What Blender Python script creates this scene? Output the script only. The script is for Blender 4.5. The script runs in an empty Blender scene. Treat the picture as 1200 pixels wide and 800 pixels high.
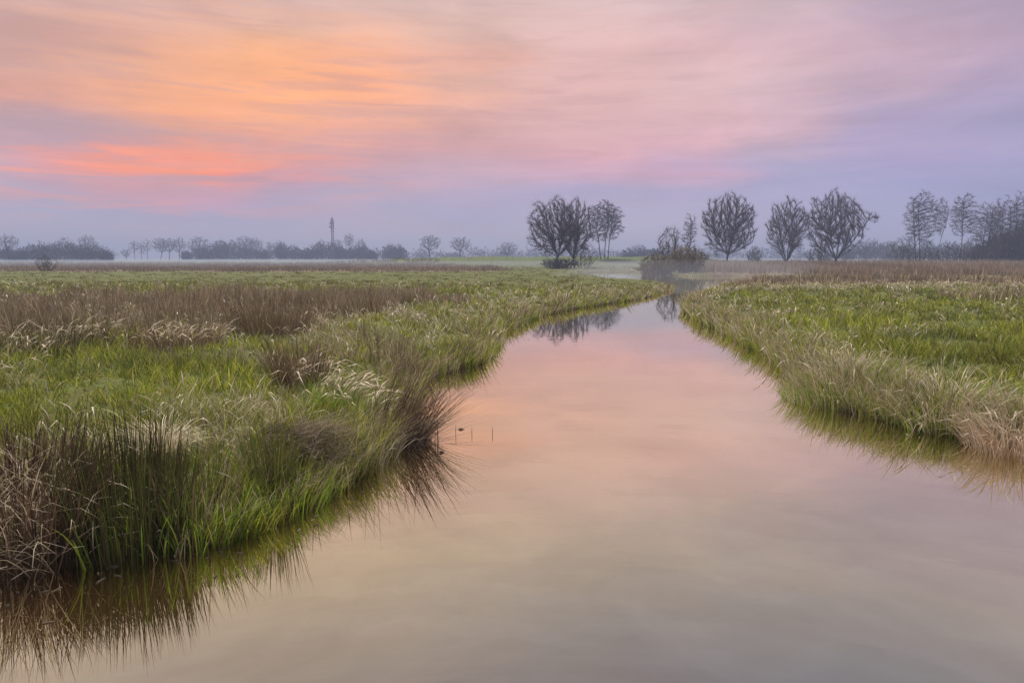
import bpy, math, random
import numpy as np
from mathutils import Vector

R = math.radians
SC = bpy.context.scene
COL = SC.collection
rng = np.random.default_rng(11)
random.seed(11)

# ------------------------------------------------------------------ camera
CAM_H, FPX, HOR = 2.2, 800.0, 302.0
PITCH = math.atan((400 - HOR) / FPX)
cam_data = bpy.data.cameras.new('camera')
cam_data.sensor_width = 36.0
cam_data.lens = 24.0
cam_data.clip_start = 0.1
cam_data.clip_end = 6000.0
cam = bpy.data.objects.new('camera', cam_data)
COL.objects.link(cam)
cam.location = (0, 0, CAM_H)
cam.rotation_euler = (math.pi / 2 - PITCH, 0, 0)
SC.camera = cam

# ------------------------------------------------------------------ render and exposure
SC.render.engine = 'CYCLES'
SC.cycles.use_denoising = True
SC.cycles.denoising_prefilter = 'NONE'
SC.cycles.max_bounces = 6
SC.cycles.diffuse_bounces = 3
SC.cycles.glossy_bounces = 3
SC.cycles.transmission_bounces = 3
SC.cycles.volume_bounces = 0
SC.view_settings.view_transform = 'Standard'
SC.view_settings.look = 'None'
EXPO = 0.55
SC.view_settings.exposure = EXPO
SC.view_settings.gamma = 1.0
SC.view_settings.use_curve_mapping = False


def lin(r, g, b):
    f = lambda c: (c / 255 / 12.92) if c / 255 <= 0.04045 else ((c / 255 + 0.055) / 1.055) ** 2.4
    return (f(r), f(g), f(b))


# ------------------------------------------------------------------ sun
SUN_EL, SUN_AZ = 60.0, -32.0          # front left; added high above the low afterglow to brighten the grass
sd = bpy.data.lights.new('sun', 'SUN')
sd.energy = 4.8
sd.angle = R(16)
sd.color = (1.0, 0.95, 0.88)
sun = bpy.data.objects.new('sun', sd)
COL.objects.link(sun)
_to = Vector((math.sin(R(SUN_AZ)) * math.cos(R(SUN_EL)), math.cos(R(SUN_AZ)) * math.cos(R(SUN_EL)), math.sin(R(SUN_EL))))
sun.rotation_euler = _to.to_track_quat('Z', 'Y').to_euler()

# ------------------------------------------------------------------ sky: clear air with a sheet of dusk cloud over it
world = bpy.data.worlds.new('World')
SC.world = world
world.use_nodes = True
WT = world.node_tree
WT.nodes.clear()


class NT:
    """Small helper round a node tree."""
    def __init__(s, tree):
        s.t = tree

    def n(s, kind, **kw):
        nd = s.t.nodes.new(kind)
        for k, v in kw.items():
            setattr(nd, k, v)
        return nd

    def put(s, sock, v):
        if isinstance(v, bpy.types.NodeSocket):
            s.t.links.new(v, sock)
        else:
            sock.default_value = v

    def m(s, op, a, b=0.0, c=0.0, clamp=False):
        nd = s.n('ShaderNodeMath', operation=op, use_clamp=clamp)
        s.put(nd.inputs[0], a)
        s.put(nd.inputs[1], b)
        s.put(nd.inputs[2], c)
        return nd.outputs[0]

    def mix(s, f, a, b, blend='MIX'):
        nd = s.n('ShaderNodeMix', data_type='RGBA', blend_type=blend)
        s.put(nd.inputs[0], f)
        s.put(nd.inputs[6], a)
        s.put(nd.inputs[7], b)
        return nd.outputs[2]

    def vec(s, x, y, z):
        nd = s.n('ShaderNodeCombineXYZ')
        s.put(nd.inputs[0], x)
        s.put(nd.inputs[1], y)
        s.put(nd.inputs[2], z)
        return nd.outputs[0]

    def noise(s, v, scale, detail=4.0, rough=0.5, dist=0.0):
        nd = s.n('ShaderNodeTexNoise')
        s.put(nd.inputs['Vector'], v)
        nd.inputs['Scale'].default_value = scale
        nd.inputs['Detail'].default_value = detail
        nd.inputs['Roughness'].default_value = rough
        nd.inputs['Distortion'].default_value = dist
        return nd.outputs['Fac']

    def ramp(s, f, stops):
        nd = s.n('ShaderNodeValToRGB')
        els = nd.color_ramp.elements
        while len(els) > 1:
            els.remove(els[-1])
        stops = sorted(stops)
        els[0].position = stops[0][0]
        els[0].color = (*stops[0][1], 1)
        for p, c in stops[1:]:
            e = els.new(min(1.0, p))
            e.color = (*c, 1)
        s.put(nd.inputs[0], f)
        return nd.outputs[0]

    def smooth(s, v, a, b):
        nd = s.n('ShaderNodeMapRange', interpolation_type='SMOOTHSTEP')
        s.put(nd.inputs[0], v)
        nd.inputs[1].default_value = a
        nd.inputs[2].default_value = b
        return nd.outputs[0]


w = NT(WT)
tc = w.n('ShaderNodeTexCoord')
sep = w.n('ShaderNodeSeparateXYZ')
WT.links.new(tc.outputs['Generated'], sep.inputs[0])
X, Y, Z = sep.outputs
az = w.m('ARCTAN2', X, Y)
el = w.m('ARCSINE', w.m('MAXIMUM', Z, 0.0))
# streaky drift of the cloud sheet
streak = w.vec(w.m('MULTIPLY', az, 1.6), w.m('MULTIPLY', el, 9.0), 0.0)
n1 = w.noise(streak, 1.7, 5.0, 0.55, 0.4)
n2 = w.noise(w.vec(w.m('ADD', w.m('MULTIPLY', az, 2.6), 7.3), w.m('MULTIPLY', el, 22.0), 2.0), 1.5, 5.0, 0.6, 0.3)
n3 = w.noise(w.vec(w.m('MULTIPLY', az, 4.0), w.m('ADD', w.m('MULTIPLY', el, 38.0), 3.0), 5.0), 1.3, 4.0, 0.55, 0.5)
blotch = w.noise(w.vec(w.m('MULTIPLY', az, 3.4), w.m('MULTIPLY', el, 10.0), 21.0), 1.6, 5.0, 0.55, 0.6)
azw = w.m('ADD', az, w.m('MULTIPLY', w.m('SUBTRACT', n1, 0.5), 0.22))
elw = w.m('ADD', el, w.m('MULTIPLY', w.m('SUBTRACT', n2, 0.5), 0.05))
elw = w.m('ADD', elw, w.m('MULTIPLY', w.m('SUBTRACT', n3, 0.5), 0.012))
eln = w.m('DIVIDE', elw, math.pi / 2)

HI_L = [(24, (230, 202, 180)), (29, (220, 200, 194)), (35, (204, 192, 204)), (45, (182, 174, 196)), (90, (152, 152, 176))]
HI_R = [(24, (190, 178, 188)), (29, (170, 170, 192)), (35, (150, 156, 194)), (45, (156, 158, 190)), (90, (152, 152, 176))]
COLS = {
    0: [(0, 215, 176, 166), (40, 206, 163, 153), (80, 201, 153, 145), (113, 232, 157, 134), (128, 205, 155, 150), (145, 196, 156, 158), (180, 198, 162, 182), (210, 185, 165, 190), (240, 176, 166, 196), (300, 186, 176, 202)],
    75: [(0, 222, 180, 166), (40, 203, 158, 146), (80, 199, 150, 138), (113, 238, 160, 132), (128, 212, 152, 140), (150, 184, 148, 152), (180, 212, 156, 165), (210, 182, 157, 182), (240, 175, 165, 195), (300, 186, 176, 202)],
    150: [(0, 222, 180, 166), (40, 214, 164, 148), (68, 225, 168, 138), (100, 256, 170, 116), (135, 230, 158, 132), (153, 192, 148, 150), (173, 266, 146, 98), (192, 214, 150, 142), (212, 248, 138, 122), (228, 200, 156, 178), (250, 173, 162, 194), (300, 190, 178, 203)],
    230: [(0, 220, 176, 162), (40, 230, 180, 155), (60, 250, 180, 132), (100, 266, 176, 106), (140, 262, 164, 108), (156, 208, 150, 140), (178, 252, 144, 104), (202, 266, 138, 102), (216, 224, 150, 152), (230, 216, 152, 176), (250, 174, 161, 194), (300, 194, 180, 204)],
    330: [(0, 220, 181, 170), (40, 234, 184, 156), (65, 262, 186, 126), (110, 264, 176, 114), (142, 246, 166, 130), (162, 220, 156, 150), (182, 228, 152, 144), (206, 214, 152, 166), (230, 186, 161, 190), (260, 174, 164, 196), (300, 198, 182, 205)],
    420: [(0, 222, 183, 170), (45, 240, 180, 150), (80, 250, 172, 130), (112, 252, 170, 132), (130, 226, 166, 146), (165, 226, 157, 148), (190, 216, 158, 162), (215, 196, 165, 186), (245, 178, 166, 196), (300, 202, 185, 206)],
    550: [(0, 226, 190, 180), (45, 222, 177, 158), (65, 231, 172, 151), (95, 218, 170, 152), (112, 232, 173, 152), (150, 210, 158, 153), (175, 216, 161, 162), (200, 206, 166, 181), (225, 182, 162, 191), (260, 174, 166, 200), (300, 204, 188, 208)],
    680: [(0, 226, 191, 186), (50, 235, 190, 181), (100, 234, 183, 175), (150, 231, 180, 176), (185, 233, 172, 177), (210, 206, 165, 190), (226, 181, 166, 200), (300, 204, 189, 210)],
    800: [(0, 216, 187, 186), (50, 228, 182, 181), (100, 228, 186, 182), (150, 231, 181, 183), (172, 228, 175, 186), (190, 202, 167, 194), (208, 212, 166, 190), (226, 178, 166, 200), (300, 198, 184, 208)],
    900: [(0, 201, 177, 182), (50, 221, 181, 186), (100, 220, 183, 188), (150, 220, 178, 188), (180, 188, 167, 195), (210, 170, 162, 200), (300, 186, 177, 208)],
    1050: [(0, 182, 160, 179), (50, 206, 172, 186), (100, 203, 170, 186), (122, 184, 162, 190), (150, 181, 161, 195), (180, 175, 157, 196), (215, 162, 157, 200), (300, 178, 172, 207)],
    1200: [(0, 179, 157, 179), (40, 189, 161, 181), (90, 179, 157, 186), (130, 170, 156, 190), (180, 166, 156, 195), (220, 154, 152, 196), (300, 170, 167, 204)],
}
SIDE = [(0, lin(166, 160, 192)), (8, lin(172, 158, 186)), (18, lin(180, 158, 174)), (34, lin(170, 150, 154)), (45, lin(166, 150, 160)), (90, lin(150, 148, 172))]


def px_dir(px, py):
    dx, dy = (px - 600) / FPX, (400 - py) / FPX
    return np.array([dx, math.cos(PITCH) + dy * math.sin(PITCH), -math.sin(PITCH) + dy * math.cos(PITCH)])


def column(stops, px):
    out = []
    for y, r, g, b in stops:
        d = px_dir(px, y)
        e = math.atan2(d[2], math.hypot(d[0], d[1]))
        out.append((max(0.0, e) / (math.pi / 2), lin(r, g, b)))
    t = min(1.0, max(0.0, (px - 400) / 600))
    for (deg, c), (_, c2) in zip(HI_L, HI_R):
        out.append((deg / 90, lin(*(a_ * (1 - t) + b_ * t for a_, b_ in zip(c, c2)))))
    return out


side = w.ramp(eln, [(d / 90, c) for d, c in SIDE])
prev, cur = R(-72), side
for px in sorted(COLS):
    a = math.atan2(px - 600, FPX)
    cur = w.mix(w.smooth(azw, prev, a), cur, w.ramp(eln, column(COLS[px], px)))
    prev = a
cur = w.mix(w.smooth(azw, prev, R(72)), cur, side)
# torn streaks inside the glowing part of the sheet


def blob(px, py, wa, we):
    d = px_dir(px, py)
    a0, e0 = math.atan2(d[0], d[1]), math.atan2(d[2], math.hypot(d[0], d[1]))
    q = w.m('ADD', w.m('POWER', w.m('ABSOLUTE', w.m('DIVIDE', w.m('SUBTRACT', az, a0), wa)), 2.0),
            w.m('POWER', w.m('ABSOLUTE', w.m('DIVIDE', w.m('SUBTRACT', el, e0), we)), 2.0))
    return w.m('POWER', 2.718, w.m('MULTIPLY', q, -1.0))


def inv(v):
    return w.m('SUBTRACT', 1.0, v)


nS = w.noise(w.vec(w.m('MULTIPLY', az, 3.2), w.m('MULTIPLY', el, 30.0), 9.0), 1.25, 6.0, 0.6, 0.7)
nT = w.noise(w.vec(w.m('MULTIPLY', az, 5.0), w.m('MULTIPLY', el, 62.0), 4.0), 1.1, 5.0, 0.6, 0.5)
low_glow, high_glow = blob(175, 192, 0.22, 0.052), blob(275, 100, 0.27, 0.085)
wide = blob(330, 130, 0.75, 0.19)
cur = w.mix(w.m('MULTIPLY', blob(280, 100, 0.22, 0.062), 0.78), cur, (*lin(272, 180, 104), 1))
cur = w.mix(w.m('MULTIPLY', blob(165, 200, 0.12, 0.024), 0.8), cur, (*lin(272, 144, 88), 1))
cur = w.mix(w.m('MULTIPLY', w.m('MULTIPLY', inv(w.smooth(nS, 0.36, 0.52)), low_glow), 0.85), cur, (*lin(184, 152, 172), 1))
cur = w.mix(w.m('MULTIPLY', w.m('MULTIPLY', w.smooth(nS, 0.50, 0.62), low_glow), 0.85), cur, (*lin(268, 152, 100), 1))
cur = w.mix(w.m('MULTIPLY', w.m('MULTIPLY', inv(w.smooth(nT, 0.36, 0.50)), wide), 0.34), cur, (*lin(196, 152, 150), 1))
cur = w.mix(w.m('MULTIPLY', w.m('MULTIPLY', w.smooth(nT, 0.50, 0.64), high_glow), 0.45), cur, (*lin(268, 186, 122), 1))
cur = w.mix(w.m('MULTIPLY', blob(70, 62, 0.20, 0.055), 0.50), cur, (*lin(200, 154, 144), 1))
cur = w.mix(w.m('MULTIPLY', blob(75, 150, 0.16, 0.020), 0.45), cur, (*lin(184, 150, 156), 1))
# soft lighter and darker bars inside the sheet
bars = w.m('ADD', w.m('MULTIPLY', w.m('SUBTRACT', n2, 0.5), 0.26), w.m('ADD', w.m('MULTIPLY', w.m('SUBTRACT', n3, 0.5), 0.16), w.m('MULTIPLY', w.m('SUBTRACT', blotch, 0.5), 0.42)))
gain = w.m('ADD', 1.0, w.m('MULTIPLY', bars, w.smooth(el, 0.02, 0.12)))
cloud = w.mix(1.0, cur, w.vec(gain, gain, gain), 'MULTIPLY')
lift = 10.5 / 2 ** EXPO
cloud10 = w.mix(1.0, cloud, (lift, lift, lift, 1), 'MULTIPLY')
nish = w.n('ShaderNodeTexSky', sky_type='NISHITA', sun_disc=False)
nish.sun_elevation = R(SUN_EL)
nish.sun_rotation = R(SUN_AZ)
sky_col = w.mix(0.94, nish.outputs[0], cloud10)
bg = w.n('ShaderNodeBackground')
bg.inputs['Strength'].default_value = 0.1
WT.links.new(sky_col, bg.inputs['Color'])
wo = w.n('ShaderNodeOutputWorld')
WT.links.new(bg.outputs[0], wo.inputs['Surface'])


# ------------------------------------------------------------------ helpers
def ground_pt(px, py, z=0.0):
    d = px_dir(px, py)
    t = (z - CAM_H) / d[2]
    return np.array([d[0] * t, d[1] * t])


def at(px, depth):
    """Plan position of something seen at column px and standing depth metres out."""
    return ((px - 600) / FPX * depth, depth)


def tag(o, label=None, cat=None, group=None, kind=None):
    for k, v in (('label', label), ('category', cat), ('group', group), ('kind', kind)):
        if v:
            o[k] = v
    return o


def link(name, data, parent=None, loc=None):
    o = bpy.data.objects.new(name, data)
    COL.objects.link(o)
    if parent is not None:
        o.parent = parent
    if loc is not None:
        o.location = loc
    return o


def empty(name, loc, rz=0.0):
    o = link(name, None, None, loc)
    o.empty_display_size = 0.3
    o.rotation_euler = (0, 0, rz)
    return o


class Geo:
    """Collects vertices, faces and a colour per vertex; becomes one mesh."""
    def __init__(s):
        s.v, s.c, s.l, s.t, s.n = [], [], [], [], 0

    def add(s, verts, faces, cols):
        """verts (n,3); faces (m,k) indices from 0; cols (n,3) or (3,)"""
        verts = np.asarray(verts, np.float32).reshape(-1, 3)
        faces = np.asarray(faces, np.int64)
        cols = np.broadcast_to(np.asarray(cols, np.float32), verts.shape)
        s.v.append(verts)
        s.c.append(cols)
        s.l.append((faces + s.n).ravel())
        s.t.append(np.full(len(faces), faces.shape[1], np.int32))
        s.n += len(verts)

    def addm(s, verts, facesets, cols):
        """Same vertices, several face arrays."""
        base = s.n
        verts = np.asarray(verts, np.float32).reshape(-1, 3)
        s.v.append(verts)
        s.c.append(np.broadcast_to(np.asarray(cols, np.float32), verts.shape))
        for f in facesets:
            if len(f):
                s.l.append((f + base).ravel())
                s.t.append(np.full(len(f), f.shape[1], np.int32))
        s.n += len(verts)

    def mesh(s, name, mat, smooth=False):
        me = bpy.data.meshes.new(name)
        if not s.v:
            return me
        v, c = np.concatenate(s.v), np.concatenate(s.c)
        l, t = np.concatenate(s.l).astype(np.int32), np.concatenate(s.t)
        me.vertices.add(len(v))
        me.vertices.foreach_set('co', v.ravel())
        me.loops.add(len(l))
        me.loops.foreach_set('vertex_index', l)
        me.polygons.add(len(t))
        me.polygons.foreach_set('loop_start', np.concatenate([[0], np.cumsum(t)[:-1]]).astype(np.int32))
        me.polygons.foreach_set('loop_total', t)
        if smooth:
            me.polygons.foreach_set('use_smooth', np.ones(len(t), bool))
        a = me.attributes.new('tint', 'FLOAT_COLOR', 'POINT')
        a.data.foreach_set('color', np.concatenate([c, np.ones((len(c), 1), np.float32)], 1).astype(np.float32).ravel())
        me.update(calc_edges=True)
        me.materials.append(mat)
        return me

    def build(s, name, mat, parent=None, loc=None, smooth=False):
        return link(name, s.mesh(name, mat, smooth), parent, loc)


# ---- value noise in plan
_perm = np.random.default_rng(5).random((256, 256))


def vnoise(x, y, scale=1.0, seed=0):
    x = np.asarray(x, float) / scale + seed * 17.31
    y = np.asarray(y, float) / scale + seed * 9.77
    xi, yi = np.floor(x).astype(int), np.floor(y).astype(int)
    fx, fy = x - xi, y - yi
    fx, fy = fx * fx * (3 - 2 * fx), fy * fy * (3 - 2 * fy)
    g = lambda i, j: _perm[i & 255, j & 255]
    return (g(xi, yi) * (1 - fx) + g(xi + 1, yi) * fx) * (1 - fy) + (g(xi, yi + 1) * (1 - fx) + g(xi + 1, yi + 1) * fx) * fy


def fnoise(x, y, scale=1.0, seed=0):
    return (vnoise(x, y, scale, seed) * 0.55 + vnoise(x, y, scale * 0.47, seed + 3) * 0.3 + vnoise(x, y, scale * 0.21, seed + 7) * 0.15)


def sstep(v, a, b):
    t = np.clip((v - a) / (b - a), 0, 1)
    return t * t * (3 - 2 * t)


def inside(poly, x, y):
    poly = np.asarray(poly)
    res = np.zeros(np.shape(x), bool)
    j = len(poly) - 1
    for i in range(len(poly)):
        xi, yi = poly[i]
        xj, yj = poly[j]
        c = (yi > y) != (yj > y)
        with np.errstate(divide='ignore', invalid='ignore'):
            res ^= c & (x < (xj - xi) * (y - yi) / (yj - yi + 1e-12) + xi)
        j = i
    return res


def poly_dist(poly, x, y):
    poly = np.asarray(poly)
    best = np.full(np.shape(x), 1e9)
    for i in range(len(poly)):
        ax, ay = poly[i - 1]
        bx, by = poly[i]
        dx, dy = bx - ax, by - ay
        t = np.clip(((x - ax) * dx + (y - ay) * dy) / (dx * dx + dy * dy + 1e-12), 0, 1)
        best = np.minimum(best, (x - ax - t * dx) ** 2 + (y - ay - t * dy) ** 2)
    return np.sqrt(best)


# ------------------------------------------------------------------ lie of the land
LEFT_BANK = [(0, 683), (60, 676), (100, 664), (135, 660), (185, 652), (230, 643), (262, 632), (300, 624), (330, 607), (367, 590), (400, 572), (440, 547), (466, 523), (475, 500), (478, 475), (484, 455), (503, 444), (540, 432), (566, 425), (580, 410), (588, 392), (613, 378), (640, 369), (667, 363), (700, 358), (733, 353), (765, 347), (785, 341), (788, 336)]
BACK = [(775, 331.5), (745, 329.2), (715, 327.5), (690, 324.5), (684, 321.5), (700, 319.2), (730, 318.4), (755, 319.5), (775, 322.5), (800, 324), (825, 324), (850, 323.5), (890, 324.5), (905, 327)]
RIGHT_BANK = [(885, 331), (858, 335), (835, 340), (815, 349), (803, 360), (804, 366), (815, 374), (833, 383), (867, 400), (900, 417), (925, 436), (945, 458), (965, 474), (1017, 488), (1067, 502), (1133, 514), (1183, 520), (1215, 523)]
RIVER = [(-11, -60), (-7, -8), (-4.6, 1.5)] + [tuple(ground_pt(*p)) for p in LEFT_BANK + BACK + RIGHT_BANK] + [(7.6, 6.2), (9.5, 1.0), (13, -60)]
RIVER = np.array(RIVER)


def bank_dist(x, y):
    """Distance from the water's edge, positive on land."""
    wob = (vnoise(x, y, 0.7, 21) - 0.5) * 0.16 * np.clip(1 - np.asarray(y) / 60, 0, 1)
    d = poly_dist(RIVER, x, y)
    return np.where(inside(RIVER, x, y), -d, d) + wob


def height(x, y, d=None):
    x, y = np.asarray(x, float), np.asarray(y, float)
    if d is None:
        d = bank_dist(x, y)
    low = 1 - 0.45 * sstep(y, 26, 42) * (1 - sstep(y, 60, 80)) * np.exp(-np.maximum(d, 0) / 6)
    land = 0.02 + (0.27 * sstep(d, 0.0, 0.9) + 0.10 * sstep(d, 0.6, 3.5)) * low
    amp = sstep(d, 0.2, 1.5)
    land += amp * ((fnoise(x, y, 1.3, 1) - 0.5) * 0.40 + (vnoise(x, y, 5.0, 2) - 0.5) * 0.2)
    cx, cy = ground_pt(445, 392, 0.4)
    land += 0.34 * np.exp(-((x - cx) ** 2 / 1.6 + (y - cy) ** 2 / 3.0)) * amp
    # long low embankment beyond the meadow
    bank = np.exp(-((y - 190) / 14.0) ** 2) * sstep(x, -60, -12) * (1 - sstep(x, 44, 70))
    land += 2.1 * bank
    bed = -0.04 + np.maximum(d, -1.6) * 0.38
    return np.where(d > 0, land, bed)


def zpoly(pts, z=0.35):
    return np.array([ground_pt(px, py, z) for px, py in pts])


RUSH_BELT = zpoly([(-260, 384), (0, 388), (60, 400), (150, 398), (230, 392), (300, 392), (345, 388), (400, 376), (470, 366), (545, 356), (548, 351), (500, 349), (380, 350), (200, 350), (0, 352), (-260, 352)])
FAR_BROWN_L = np.array([(-400, 84), (-20, 88), (-2, 90), (0, 104), (-4, 130), (-25, 190), (-400, 200)])
REED_R = np.array([(24, 84), (28, 80), (36, 70), (60, 62), (150, 60), (400, 60), (400, 150), (40, 150), (30, 140), (25, 105)])
DARK_R = np.array([(16, 50), (28, 46), (42, 44), (34, 60), (24, 64), (17, 60)])
PALE_R = np.array([(9, 38), (16, 40), (30, 36), (60, 34), (140, 36), (140, 60), (60, 60), (34, 64), (17, 52), (9, 44)])
BROWN_R2 = np.array([(19, 28), (30, 27), (60, 26), (80, 31), (30, 33), (19, 32)])


def zones(x, y, d):
    """Weights of the kinds of growth at each spot: fresh, straw, rush, reed."""
    wob = 1.0 + np.abs(y) * 0.02
    xx = x + (fnoise(x, y, 2.5, 31) - 0.5) * 2.4 * wob
    yy = y + (fnoise(x, y, 2.5, 41) - 0.5) * 2.2 * wob
    left = x < np.interp(y, [0, 8, 30, 50, 100], [0, 0, 4, 11, 12])
    gaps = sstep(fnoise(x, y, 3.6, 121), 0.34, 0.56)
    rush = inside(RUSH_BELT, xx, yy) * (0.22 + 0.55 * gaps)
    rush = np.maximum(rush, inside(BROWN_R2, xx, yy) * 0.45)
    rush = np.maximum(rush, inside(DARK_R, xx, yy) * 0.85)
    patch = fnoise(x, y, 3.2, 51)
    rush = np.maximum(rush, (left & (y > 11) & (y < 18)) * sstep(patch, 0.62, 0.76) * 0.45)
    reed = np.maximum(inside(REED_R, xx, yy) * 1.0, inside(FAR_BROWN_L, xx, yy) * 0.75)
    near_bank = np.exp(-np.maximum(d, 0) / np.where(left, 2.0, 1.2))
    sp = fnoise(x, y, 1.6, 61)
    straw = 0.03 + 0.55 * sstep(sp, 0.54, 0.74) + near_bank * np.where(left, 0.30 * sstep(y, 12, 20), 0.55)
    straw = np.where(left & (y > 14) & (d < 5), straw + 0.15, straw)
    straw = np.where(inside(RUSH_BELT, xx, yy), np.maximum(straw, 0.75), straw)
    straw = np.where(left & (y > 42), straw * 0.25 + 0.05, straw)
    straw = np.maximum(straw, inside(PALE_R, xx, yy) * 0.65)
    straw = np.where(~left & (d > 1.6) & (y < 28), straw * 0.5, straw)
    return np.clip(1 - straw, 0.05, 1), np.clip(straw, 0, 1), np.clip(rush, 0, 1), np.clip(reed, 0, 1)


C_FRESH = np.array([(0.205, 0.255, 0.018), (0.290, 0.310, 0.026), (0.095, 0.145, 0.018), (0.340, 0.320, 0.070)])
C_STRAW = np.array([(0.50, 0.42, 0.27), (0.42, 0.36, 0.25), (0.36, 0.28, 0.17), (0.55, 0.50, 0.40)])
C_RUSH = np.array([(0.220, 0.165, 0.098), (0.31, 0.240, 0.145), (0.132, 0.096, 0.058), (0.45, 0.375, 0.25)])
C_REED = np.array([(0.32, 0.26, 0.17), (0.26, 0.205, 0.14), (0.38, 0.33, 0.22), (0.21, 0.160, 0.110)])


# ------------------------------------------------------------------ materials
def mat_new(name):
    m = bpy.data.materials.new(name)
    m.use_nodes = True
    m.node_tree.nodes.clear()
    return m, NT(m.node_tree)


def leaf_mat(name, translucent=0.3, rough=0.55, spec=0.12):
    m, k = mat_new(name)
    a = k.n('ShaderNodeAttribute', attribute_name='tint')
    p = k.n('ShaderNodeBsdfPrincipled')
    k.put(p.inputs['Base Color'], a.outputs['Color'])
    p.inputs['Roughness'].default_value = rough
    p.inputs['Specular IOR Level'].default_value = spec
    t = k.n('ShaderNodeBsdfTranslucent')
    k.put(t.inputs['Color'], a.outputs['Color'])
    mx = k.n('ShaderNodeMixShader')
    mx.inputs[0].default_value = translucent
    k.put(mx.inputs[1], p.outputs[0])
    k.put(mx.inputs[2], t.outputs[0])
    o = k.n('ShaderNodeOutputMaterial')
    k.put(o.inputs['Surface'], mx.outputs[0])
    return m


def bark_mat(name):
    m, k = mat_new(name)
    a = k.n('ShaderNodeAttribute', attribute_name='tint')
    g = k.n('ShaderNodeTexCoord')
    nz = k.noise(g.outputs['Object'], 3.0, 5.0, 0.6)
    c = k.mix(nz, a.outputs['Color'], k.mix(0.55, a.outputs['Color'], (0.012, 0.010, 0.009, 1)))
    p = k.n('ShaderNodeBsdfPrincipled')
    k.put(p.inputs['Base Color'], c)
    p.inputs['Roughness'].default_value = 0.9
    p.inputs['Specular IOR Level'].default_value = 0.15
    o = k.n('ShaderNodeOutputMaterial')
    k.put(o.inputs['Surface'], p.outputs[0])
    return m


M_GRASS = leaf_mat('grass_blade', 0.42)
M_STRAW = leaf_mat('dry_straw', 0.25)
M_RUSH = leaf_mat('rush_stem', 0.12)
M_BARK = bark_mat('bark')
M_WOOD = leaf_mat('distant_twigs', 0.0, 0.9, 0.05)

# ground
M_GROUND, k = mat_new('meadow_soil')
a = k.n('ShaderNodeAttribute', attribute_name='tint')
g = k.n('ShaderNodeTexCoord')
nz = k.noise(g.outputs['Object'], 2.3, 8.0, 0.65)
nf = k.noise(g.outputs['Object'], 22.0, 4.0, 0.6)
c = k.mix(k.smooth(nz, 0.35, 0.7), a.outputs['Color'], k.mix(0.5, a.outputs['Color'], (0.10, 0.075, 0.035, 1)))
c = k.mix(k.smooth(nf, 0.3, 0.75), c, k.mix(0.6, c, (0.02, 0.018, 0.01, 1)))
p = k.n('ShaderNodeBsdfPrincipled')
k.put(p.inputs['Base Color'], c)
p.inputs['Roughness'].default_value = 0.95
p.inputs['Specular IOR Level'].default_value = 0.1
bmp = k.n('ShaderNodeBump')
bmp.inputs['Strength'].default_value = 0.6
bmp.inputs['Distance'].default_value = 0.05
k.put(bmp.inputs['Height'], nf)
k.put(p.inputs['Normal'], bmp.outputs[0])
o = k.n('ShaderNodeOutputMaterial')
k.put(o.inputs['Surface'], p.outputs[0])

# water: peaty brown body under a calm mirror surface
M_WATER, k = mat_new('calm_water')
g = k.n('ShaderNodeTexCoord')
mp = k.n('ShaderNodeMapping')
mp.inputs['Scale'].default_value = (0.55, 0.9, 1.0)
k.put(mp.inputs[0], g.outputs['Object'])
rip = k.noise(mp.outputs[0], 2.2, 3.0, 0.5)
bmp = k.n('ShaderNodeBump')
bmp.inputs['Strength'].default_value = 0.03
bmp.inputs['Distance'].default_value = 0.05
k.put(bmp.inputs['Height'], rip)
df = k.n('ShaderNodeBsdfDiffuse')
silt = k.noise(g.outputs['Object'], 0.35, 4.0, 0.5)
k.put(df.inputs['Color'], k.mix(silt, (0.032, 0.015, 0.004, 1), (0.024, 0.013, 0.005, 1)))
gl = k.n('ShaderNodeBsdfGlossy')
gl.inputs['Roughness'].default_value = 0.012
gl.inputs['Color'].default_value = (1.0, 0.965, 0.77, 1)
k.put(gl.inputs['Normal'], bmp.outputs[0])
lw = k.n('ShaderNodeLayerWeight')
lw.inputs['Blend'].default_value = 0.5
fr = k.ramp(lw.outputs['Facing'], [(0.0, (0.06,) * 3), (0.30, (0.24,) * 3), (0.47, (0.46,) * 3), (0.62, (0.68,) * 3), (0.76, (0.86,) * 3), (0.9, (0.95,) * 3), (1.0, (0.98,) * 3)])
mx = k.n('ShaderNodeMixShader')
k.put(mx.inputs[0], fr)
k.put(mx.inputs[1], df.outputs[0])
k.put(mx.inputs[2], gl.outputs[0])
o = k.n('ShaderNodeOutputMaterial')
k.put(o.inputs['Surface'], mx.outputs[0])


def volume_mat(name, density, col):
    m, k = mat_new(name)
    v = k.n('ShaderNodeVolumePrincipled')
    v.inputs['Color'].default_value = (*col, 1)
    v.inputs['Density'].default_value = density
    v.inputs['Anisotropy'].default_value = 0.0
    o = k.n('ShaderNodeOutputMaterial')
    k.put(o.inputs['Volume'], v.outputs[0])
    return m


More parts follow.
